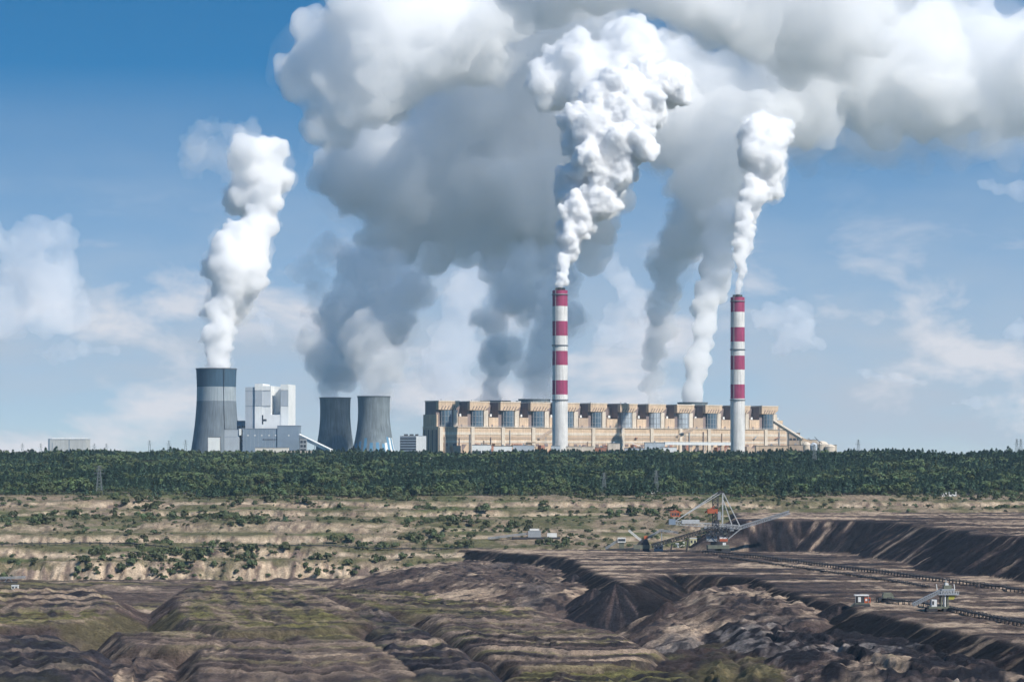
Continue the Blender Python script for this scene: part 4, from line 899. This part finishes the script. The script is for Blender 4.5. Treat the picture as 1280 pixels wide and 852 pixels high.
for y_ in (740.4, 738.8): MB().bar(f(1172.4, y_, -4.1), f(1197.2, y_, -4.1), .14).build('handrail', white_paint, hc)
MB().prism([(f(1184, 0).x, f(0, 749).z), (f(1191, 0).x, f(0, 749).z), (f(1193.5, 0).x, f(0, 744).z), (f(1184, 0).x, f(0, 744).z)], -3.3, 2).build('yellow_chute', yellow, hc)
for x in (1172.5, 1194.5): MB().bar(f(x, 738, 3), f(x-1, 730.5, 3), .45).build('lamp_mast', white_paint, hc)
for x, y_ in ((1146, 748), (1152, 745), (1158, 741)): MB().bar(f(x, 758, 2), f(x, y_+4, 2), .4).build('ramp_leg', galv, hc)
# small tracked crane house
ck, f, s = machine('tracked_loader', 1077.5, 758.5, -93, 'small tracked machine with white roof and orange end standing alone', 'mining machine')
for d_ in (-3, 1.6): MB().prism([(f(1066, 0).x, .6), (f(1067.5, 0).x, 0), (f(1086, 0).x, 0), (f(1087.5, 0).x, .6), (f(1086.5, 0).x, 1.7), (f(1067, 0).x, 1.7)], d_, d_+1.5).build('crawler', dark_steel, ck)
MB().box(f(1068, 0).x, f(1086.5, 0).x, -2.4, 2.6, 1.7, 2.3).build('deck', olive_paint, ck)
MB().box(f(1070.5, 0).x, f(1080, 0).x, -2.3, 2.4, 2.3, 6.6).build('dark_body', dark_steel, ck)
MB().box(f(1072, 0).x, f(1075.5, 0).x, -2.42, -2.28, 3, 6).build('white_panel', white_paint, ck)
c2 = MB().box(f(1080.1, 0).x, f(1087.5, 0).x, -2.2, 2.2, 2.3, 5.6).build('orange_end', orange, ck)
MB().box(f(1081, 0).x, f(1083.4, 0).x, -2.32, -2.15, 3.6, 5).build('window', white_paint, c2); MB().box(f(1084.3, 0).x, f(1086.6, 0).x, -2.32, -2.15, 3.6, 5).build('window', window_dark, c2)
MB().box(f(1068, 0).x, f(1085.5, 0).x, -2.8, 2.9, 6.7, 7.3).build('roof', white_paint, ck)
for x in (1068.6, 1085): MB().bar(f(x, 0, -2.5)*0+Vector((f(x, 0).x, -2.5, 2.3)), Vector((f(x, 0).x, -2.5, 6.7)), .25).build('roof_post', galv, ck)
MB().prism([(f(1066, 0).x-1.5, .1), (f(1068, 0).x, .4), (f(1068, 0).x, 2.2), (f(1067, 0).x, 1.8)], -2, 2).build('blade', olive_paint, ck)
# tail drum of the near conveyor
td, f, s = machine('tail_station', 1108, 753, -93, 'dark conveyor tail station at the end of the near belt', 'drive station')
MB().box(f(1098, 0).x, f(1118, 0).x, -3, 3, -.5, 3).build('frame', dark_steel, td); MB().prism([(f(1102, 0).x, 3), (f(1118, 0).x, 3), (f(1114, 0).x, 6.5), (f(1104, 0).x, 6.5)], -2.5, 2.5).build('hopper', olive_paint, td)
MB().bar(f(1118, 751), f(1142, 756), 2.6, 2).build('belt_trough', dark_steel, td)
# equipment on the far rim of the platform and elsewhere
dv_, f, s = machine('drive_station', 668, 683, -93, 'pale conveyor drive station on the platform rim before the green slope', 'drive station')
MB().box(f(640, 0).x, f(700, 0).x, -3, 3, 0, 2).build('frame', dark_steel, dv_); MB().box(f(660, 0).x, f(676, 0).x, -3, 3, 2, 8.5).build('drive_house', galv, dv_); MB().box(f(662, 0).x, f(674, 0).x, -3.3, 3.3, 8.6, 10.5).build('roof_hood', white_paint, dv_)
lattice(f(610, 682), f(660, 676), 2.4, 1.6, 14, .35).build('boom', galv, dv_); MB().box(f(684, 0).x, f(696, 0).x, -2.5, 2.5, 2, 6).build('control_cabin', white_paint, dv_)
hut(818, 615.5, 8, 4, 5, white_paint, 'container', 'small white container at the forest edge behind the spreader', z=-46, cat='container')
hut(1179.5, 618.5, 7, 4.5, 5, white_paint, 'container', 'left white container of two on the upper conveyor line', z=-48, cat='container')
hut(1190.5, 618.5, 9, 5.5, 5, white_paint, 'container', 'right white container of two on the upper conveyor line', z=-48, cat='container')
hut(635, 613.5, 5, 3, 4, white_paint, 'container', 'tiny white cabin at the forest edge above the pale slope', z=-46, cat='container')
hut(19, 738, 8, 6, 4, white_paint, 'container', 'white container on the left spoil mound', z=-103.5, cat='container')
hut(532, 593, 16, 5, 8, cream_pale, 'house', 'low cream house in a forest clearing', z=-33, cat='house'); hut(571, 588, 9, 6, 8, galv, 'house', 'grey roofed house in the forest', z=-28, cat='house')
hut(971, 591, 6, 4, 6, white_paint, 'house', 'white cottage in the forest left of the pale pylon', z=-30, cat='house'); hut(953, 590, 4, 3, 6, white_paint, 'house', 'tiny white cottage in the forest below the second chimney', z=-30, cat='house')
for k, px in enumerate((662, 672, 712, 720, 731)): hut(px, 588-k % 2, 4, 2.6, 5, white_paint, 'house', ['small white house in the forest below the taller chimney', 'small white house second in the forest row', 'bright white house in the forest row', 'low white house in the forest row', 'white house at the end of the forest row'][k], z=-28, cat='house')
hut(1225, 592, 3, 2.5, 5, white_paint, 'house', 'lone white cottage high in the forest towards the pylon pair', z=-26, cat='house')
bo, f, s = machine('loading_boom', 14, 725, -118, 'pale low loading boom on the pit floor by the white container', 'mining machine')
lattice(f(-8, 719), f(32, 717.5), 3, 1.6, 12, .35).build('boom', galv, bo); MB().bar(f(4, 726), f(10, 718), .8).build('leg', galv, bo); MB().bar(f(18, 727), f(12, 719), .8).build('leg', galv, bo); MB().box(f(0, 0).x, f(22, 0).x, -2, 2, -1, 1.4).build('base', dark_steel, bo)

# ------------------------------------------------------------------ steam, clouds
def vol(name, dens, g=0.0, col=(1, 1, 1)):
    m = bpy.data.materials.new(name); m.use_nodes = True; t = m.node_tree; t.nodes.remove(t.nodes['Principled BSDF'])
    v = t.nodes.new('ShaderNodeVolumePrincipled'); v.inputs['Color'].default_value = (*col, 1); v.inputs['Density'].default_value = dens; v.inputs['Anisotropy'].default_value = g
    v.inputs['Density Attribute'].default_value = ''; v.inputs['Temperature Attribute'].default_value = ''; v.inputs['Blackbody Intensity'].default_value = 0
    t.links.new(v.outputs[0], t.nodes['Material Output'].inputs['Volume']); return m
bm0 = bmesh.new(); bmesh.ops.create_icosphere(bm0, subdivisions=2, radius=1)
IV = np.array([v.co[:] for v in bm0.verts]); IFc = np.array([[v.index for v in f_.verts] for f_ in bm0.faces]); bm0.free()
def puff(name, spheres, voxel, disp, mt, label, cat='steam plume', group=None, parent=None):
    sp_ = np.array(spheres); n = len(sp_)
    V = (IV[None]*sp_[:, None, 3:4]+sp_[:, None, :3]).reshape(-1, 3); Fc = (IFc[None]+(np.arange(n)*len(IV))[:, None, None]).reshape(-1, 3)
    me = bpy.data.meshes.new(name); me.vertices.add(len(V)); me.vertices.foreach_set('co', V.astype(np.float32).ravel()); me.loops.add(Fc.size); me.loops.foreach_set('vertex_index', Fc.astype(np.int32).ravel())
    me.polygons.add(len(Fc)); me.polygons.foreach_set('loop_start', np.arange(0, Fc.size, 3, dtype=np.int32)); me.update(calc_edges=True)
    o = link(name, me)
    r = o.modifiers.new('r', 'REMESH'); r.mode = 'VOXEL'; r.voxel_size = voxel
    s_m = o.modifiers.new('s', 'SMOOTH'); s_m.iterations = 2
    for k, (sz, st) in enumerate(disp):
        tx = bpy.data.textures.new(name+str(k), 'VORONOI' if st < 0 else 'CLOUDS'); tx.noise_scale = sz
        if st > 0: tx.noise_depth = 3
        d = o.modifiers.new('d', 'DISPLACE'); d.texture = tx; d.strength = st; d.mid_level = .5; d.texture_coords = 'GLOBAL'
    r2 = o.modifiers.new('r2', 'REMESH'); r2.mode = 'VOXEL'; r2.voxel_size = voxel; r2.use_smooth_shade = True
    dg = bpy.context.evaluated_depsgraph_get(); m2 = bpy.data.meshes.new_from_object(o.evaluated_get(dg)); o.modifiers.clear(); o.data = m2
    m2.materials.clear(); m2.materials.append(mt); m2.name = name
    if label: tag(o, label, cat, group)
    return o
def veil(core, balls, k, voxel, disp, mt):
    rv_ = random.Random(9); bl = [(x, y, z, q_*k*rv_.uniform(.85, 1.12)) for x, y, z, q_ in balls]
    o = puff('veil', bl, voxel, disp, mt, None); o.parent = core
    return o
def cauli(path, Y, seed, levels=((12, .45), (8, .42)), jit=.3, step=.22, fill=.62, lean=.5):
    """billowing puffs along a path of (column, row, width) in photo pixels, Y metres away"""
    rnd = random.Random(seed); out = []
    def ball(c, r, l):
        out.append((c.x, c.y, c.z, r))
        if l < len(levels):
            n, k = levels[l]
            for i in range(n):
                v = Vector((rnd.gauss(0, 1), rnd.gauss(0, 1), rnd.gauss(0, 1))).normalized()
                ball(c+v*r*rnd.uniform(.8, 1.02), r*k*rnd.uniform(.55, 1.25), l+1)
    for a, b_ in zip(path[:-1], path[1:]):
        L = math.hypot(b_[0]-a[0], b_[1]-a[1]); w_ = (a[2]+b_[2])/2; n = max(2, int(L/(w_*step)+.5))
        for i in range(n):
            t = (i+rnd.random()*.5)/n; W = a[2]+(b_[2]-a[2])*t; R_ = W/2/F*Y
            ya, yb = (a[3] if len(a) > 3 else 0), (b_[3] if len(b_) > 3 else 0)
            c = at(a[0]+(b_[0]-a[0])*t, a[1]+(b_[1]-a[1])*t, Y+ya+(yb-ya)*t+lean*(path[0][1]-a[1]-(b_[1]-a[1])*t)/F*Y); j = R_*jit
            c += Vector((rnd.uniform(-j, j), rnd.uniform(-j, j)*1.5, rnd.uniform(-j, j)*.5))
            ball(c, R_*fill*rnd.uniform(.75, 1.1), 0)
    return out
dense = vol('chimney_steam', .30); mid = vol('tower_steam', .075); soft = vol('tower_steam_thin', .018); thin = vol('thin_steam', .006); thin2 = vol('steam_veil', .003)
P = [(700, 363, 11), (703, 345, 17), (708, 322, 26), (715, 295, 40), (727, 268, 62), (742, 240, 95), (755, 212, 122), (763, 180, 138), (765, 150, 128), (775, 120, 120)]
spz = cauli(P, 5000, 1, ((12, .42), (9, .4)), .35, .2, .66)+cauli([(790, 115, 90), (830, 105, 90), (868, 106, 66)], 5240, 4)
puff('steam_plume', spz, 2.2, ((34, 10), (20, -10), (9, -6), (5, -3)), dense, 'bright billowing white plume from the taller striped chimney')
veil(bpy.context.scene.objects['steam_plume'], [b_ for b_ in spz if b_[3] > 4], 1.1, 3.2, ((30, 26), (12, 16), (5, 6)), vol('plume_veil', .018))
spz = cauli([(735, 120, 100), (700, 100, 100), (678, 102, 84)], 5300, 2)+cauli([(740, 100, 120), (765, 65, 110), (800, 50, 80)], 5300, 3)+cauli([(690, 70, 80), (720, 50, 70)], 5320, 12)
puff('steam_plume', spz, 3.6, ((50, 16), (30, -18), (13, -8), (6, 3)), mid, 'grey and white rolled head of the plume over the taller chimney')
P = [(922, 371, 9), (925, 345, 16), (926, 315, 26), (930, 285, 38), (940, 255, 55), (948, 222, 74), (955, 190, 88), (955, 165, 80), (968, 168, 60)]
B_ = cauli(P, 5250, 5, ((11, .42), (8, .4)), .25, .2, .66); c_ = puff('steam_plume', B_, 2.3, ((30, 9), (18, -8), (8, -4), (4, 2)), vol('chimney_steam_soft', .16), 'slimmer white plume from the striped chimney near the silos'); veil(c_, B_, 1.22, 3.2, ((30, 26), (12, 16), (5, 6)), vol('plume_veil_soft', .016))
P = [(270, 468, 44), (270, 440, 46), (273, 405, 58), (285, 375, 74), (290, 345, 86), (303, 312, 98), (314, 286, 66), (322, 255, 70), (322, 225, 96), (330, 195, 80), (340, 190, 60)]
B_ = cauli(P, 5620, 6, ((9, .5), (7, .42)), .28, .22, .68); c_ = puff('steam_plume', B_, 3.6, ((50, 14), (30, -14), (13, -7), (6, 3)), mid, 'white steam plume from the tallest cooling tower'); veil(c_, B_, 1.14, 4.5, ((50, 40), (20, 24), (8, 8)), vol('tower_veil', .010))
P = [(300, 215, 60), (270, 200, 70), (245, 180, 50), (265, 155, 45), (300, 165, 50), (365, 215, 40)]
puff('steam_wisp', cauli(P, 5700, 16, ((8, .5), (6, .45)), .6, .25, .6), 4.5, ((50, 50), (20, 34), (8, 14)), thin, 'thin grey wisps torn off the plume of the tallest cooling tower', 'steam wisp')
P = [(419, 500, 36), (420, 478, 50), (425, 450, 80), (430, 420, 110), (440, 385, 105), (452, 350, 100), (465, 325, 80)]
B_ = cauli(P, 6160, 7, ((9, .5), (6, .42)), .4, .25, .62); c_ = puff('steam_plume', B_, 5, ((70, 40), (40, -26), (17, -12), (8, 6)), soft, 'blue grey steam plume over the plain grey cooling tower'); veil(c_, B_, 1.2, 9, ((60, 70), (24, 40), (10, 16)), thin2)
P = [(467, 499, 38), (468, 475, 56), (470, 445, 80), (480, 405, 100), (495, 365, 95), (510, 335, 80)]
B_ = cauli(P, 6030, 17, ((9, .5), (6, .42)), .4, .25, .62); c_ = puff('steam_plume', B_, 5, ((70, 40), (40, -26), (17, -12), (8, 6)), soft, 'blue grey steam plume over the cooling tower with the striped foot'); veil(c_, B_, 1.2, 9, ((60, 70), (24, 40), (10, 16)), thin2)
P = [(380, 390, 40), (400, 350, 55), (370, 345, 30), (415, 300, 45), (440, 330, 50)]
puff('steam_wisp', cauli(P, 6250, 27, ((8, .5), (6, .45)), .6, .3, .6), 5, ((50, 50), (20, 34), (8, 14)), thin, 'ragged grey wisps left of the joined cooling tower plumes', 'steam wisp')
P = [(619, 505, 34), (620, 470, 46), (622, 430, 66), (630, 385, 90), (640, 345, 95), (640, 320, 80)]
B_ = cauli(P, 6500, 8, ((9, .5), (6, .42)), .45, .25, .62); c_ = puff('steam_plume', B_, 5.2, ((70, 42), (40, -26), (17, -12), (8, 6)), soft, 'dark grey steam column behind the second to fourth roof towers'); veil(c_, B_, 1.2, 9, ((60, 70), (24, 40), (10, 16)), thin2)
P = [(668, 502, 36), (672, 470, 56), (690, 430, 74), (705, 390, 80), (700, 345, 85), (695, 315, 80)]
B_ = cauli(P, 6340, 18, ((9, .5), (6, .42)), .45, .25, .62); c_ = puff('steam_plume', B_, 5.2, ((70, 42), (40, -26), (17, -12), (8, 6)), soft, 'dark grey steam column behind the taller striped chimney'); veil(c_, B_, 1.2, 9, ((60, 70), (24, 40), (10, 16)), thin2)
P = [(815, 510, 24), (816, 480, 26), (818, 450, 36), (828, 400, 54), (838, 350, 66), (845, 300, 90), (850, 260, 110)]
B_ = cauli(P, 7050, 9, ((9, .5), (6, .42)), .35, .25, .62); c_ = puff('steam_plume', B_, 5.2, ((70, 36), (40, -22), (17, -10), (8, 5)), soft, 'steam column with a bright foot behind the middle roof towers'); veil(c_, B_, 1.2, 9, ((60, 70), (24, 40), (10, 16)), thin2)
P = [(866, 506, 33), (868, 475, 38), (874, 440, 44), (882, 400, 46), (892, 355, 56), (895, 310, 70), (900, 270, 90)]
puff('steam_plume', cauli(P, 6720, 19, ((9, .45), (6, .4)), .2, .22, .64), 5.5, ((60, 18), (24, 8)), vol('tower_steam_smooth', .06), 'smooth pale steam column left of the second striped chimney')
# the great cloud the plumes feed
big = [
 ('sunlit billowing white cloud bank rising over the tallest tower plume', [(400, 165, 80), (395, 110, 90), (400, 60, 100), (440, 40, 130), (470, 110, 170), (510, 30, 190), (570, 70, 190), (620, 20, 180), (540, -60, 200)], 40, .020, ((12, .45), (9, .42)), 6500, .62),
 ('dark grey underside of the great cloud behind the taller chimney plume', [(480, 165, 110), (440, 180, 70), (420, 215, 80), (460, 225, 110), (500, 230, 150), (540, 275, 110), (580, 250, 150), (620, 190, 240), (680, 160, 260), (700, 250, 170), (640, 290, 120), (600, 110, 240), (740, 220, 150), (560, 300, 70), (520, 310, 90), (480, 310, 90), (680, 30, 240), (730, 60, 200)], 41, .020, ((10, .45), (7, .42)), 7000, .68),
 ('broad white cloud across the upper sky above the taller chimney plume', [(690, -30, 170, 400), (750, -45, 210, 300), (830, -35, 220, 0), (880, -40, 200, 0)], 42, .018, ((10, .45), (7, .42)), 5600, .66),  # mostly above the view, set nearer so it shades the tower plumes
 ('bright white cloud roll above the slimmer chimney plume', [(870, 15, 160, 380), (900, 0, 190, 300), (920, -10, 200, 0), (990, -10, 220), (1060, -15, 210), (1000, -70, 220), (940, 40, 120)], 46, .016, ((10, .45), (7, .42)), 5950, .66),  # left puffs added so the grey steam columns stand in shade
 ('blue grey cloud mass filling the gap between the two chimney plumes', [(760, 120, 190), (840, 130, 200), (880, 190, 160), (860, 250, 130), (930, 110, 170), (1000, 130, 150)], 45, .016, ((10, .45), (7, .42)), 7100, .66),
 ('soft white and grey cloud spreading beyond the slimmer chimney plume', [(960, 40, 190), (1040, 30, 200), (1060, 100, 180), (1120, 20, 200), (1100, 140, 150), (1190, 80, 170), (1180, 150, 120), (1250, 60, 160), (1300, 120, 140)], 43, .014, ((9, .5), (7, .42)), 7200, .66),
 ('dim grey lower fringe of the cloud beyond the slimmer chimney plume', [(1000, 170, 110), (1070, 165, 130), (1150, 175, 110), (1230, 150, 110), (1300, 170, 90)], 47, .0028, ((9, .5), (7, .42)), 7500, .6),
 ('high cloud top out over the whole bank', [(790, -160, 260), (850, -160, 300), (920, -150, 300), (1100, -110, 260), (1250, -90, 220)], 44, .005, ((9, .45), (6, .42)), 6500, .64),  # out of view, added for the shade it casts on the bank
]
for lab, path, sd_, den, lv, Yc, fl in big:
    balls = cauli(path, Yc, sd_, lv, .35, .2, fl, 0)
    c_ = puff('cloud', balls, 9, ((170, 80), (90, -60), (38, -26), (16, 8)), vol('cloud_%d' % sd_, den), lab, 'cloud', 'clouds fed by the steam')
    veil(c_, balls, 1.34 if sd_ in (43, 45) else 1.24, 18, ((150, 140), (60, 90), (25, 40)), vol('cloud_veil_%d' % sd_, .0016 if sd_ in (43, 45) else .0011))
# distant cumulus beyond the haze
Yd = 15000
far = [
 ('distant cumulus towering at the open sky beyond the warehouse', [(-30, 300, 90), (20, 310, 80), (50, 300, 80), (75, 285, 46), (95, 300, 34), (40, 350, 110), (0, 390, 130), (70, 390, 80), (110, 400, 40)], .0032),
 ('low flat distant cloud over the warehouse', [(40, 440, 24), (90, 438, 30), (140, 436, 24)], .0035),
 ('small distant cloud above the white boiler tower', [(320, 385, 24), (330, 410, 34), (345, 430, 30)], .0035),
 ('distant cumulus between the joined plumes and the dark column', [(535, 470, 60), (560, 430, 70), (575, 350, 50), (560, 480, 80), (600, 330, 60)], .0035),
 ('distant cumulus just right of the second striped chimney', [(945, 400, 50), (985, 395, 50), (1010, 405, 44), (970, 425, 44), (1030, 430, 36)], .005),
 ('small flat distant cloud low on the open side of the second chimney', [(1080, 462, 22), (1120, 474, 24), (1160, 478, 18)], .0035),
 ('distant cloud fragment level with the slimmer plume', [(1225, 230, 26), (1255, 236, 34), (1290, 240, 30)], .0035),
 ('little far cloud above the open forest horizon', [(1190, 505, 14), (1215, 503, 18), (1245, 498, 14)], .0035),
 ('far cloud low at the open forest horizon', [(1255, 420, 30), (1290, 410, 40)], .0035),
 ('far cloud between the smooth steam column and the taller chimney', [(770, 330, 50), (790, 380, 50), (750, 420, 60), (850, 420, 36)], .0035),
]
for k, (lab, path, den) in enumerate(far):
    puff('distant_cloud', cauli(path, Yd+k*150, 60+k, ((10, .48), (7, .42)), .4, .25, .58, 0), 13, ((140, 60), (80, -50), (34, -22)), vol('far_cloud_%d' % k, den), lab, 'cloud', 'distant cumulus clouds')

# ------------------------------------------------------------------ haze
bpy.context.view_layer.update()
ZTOP = max((o.matrix_world @ Vector(c)).z for o in S.objects if o.name.startswith(('cloud', 'veil', 'steam')) for c in o.bound_box)+25
print('haze top', ZTOP)
hz_ = tag(MB().box(-6900, 6900, -120, 12100, -160, ZTOP).build('haze', vol('haze', 1.8e-5, 0.0, (.50, .76, 1.0))), 'thin blue summer haze over the plain', 'haze', kind='stuff')
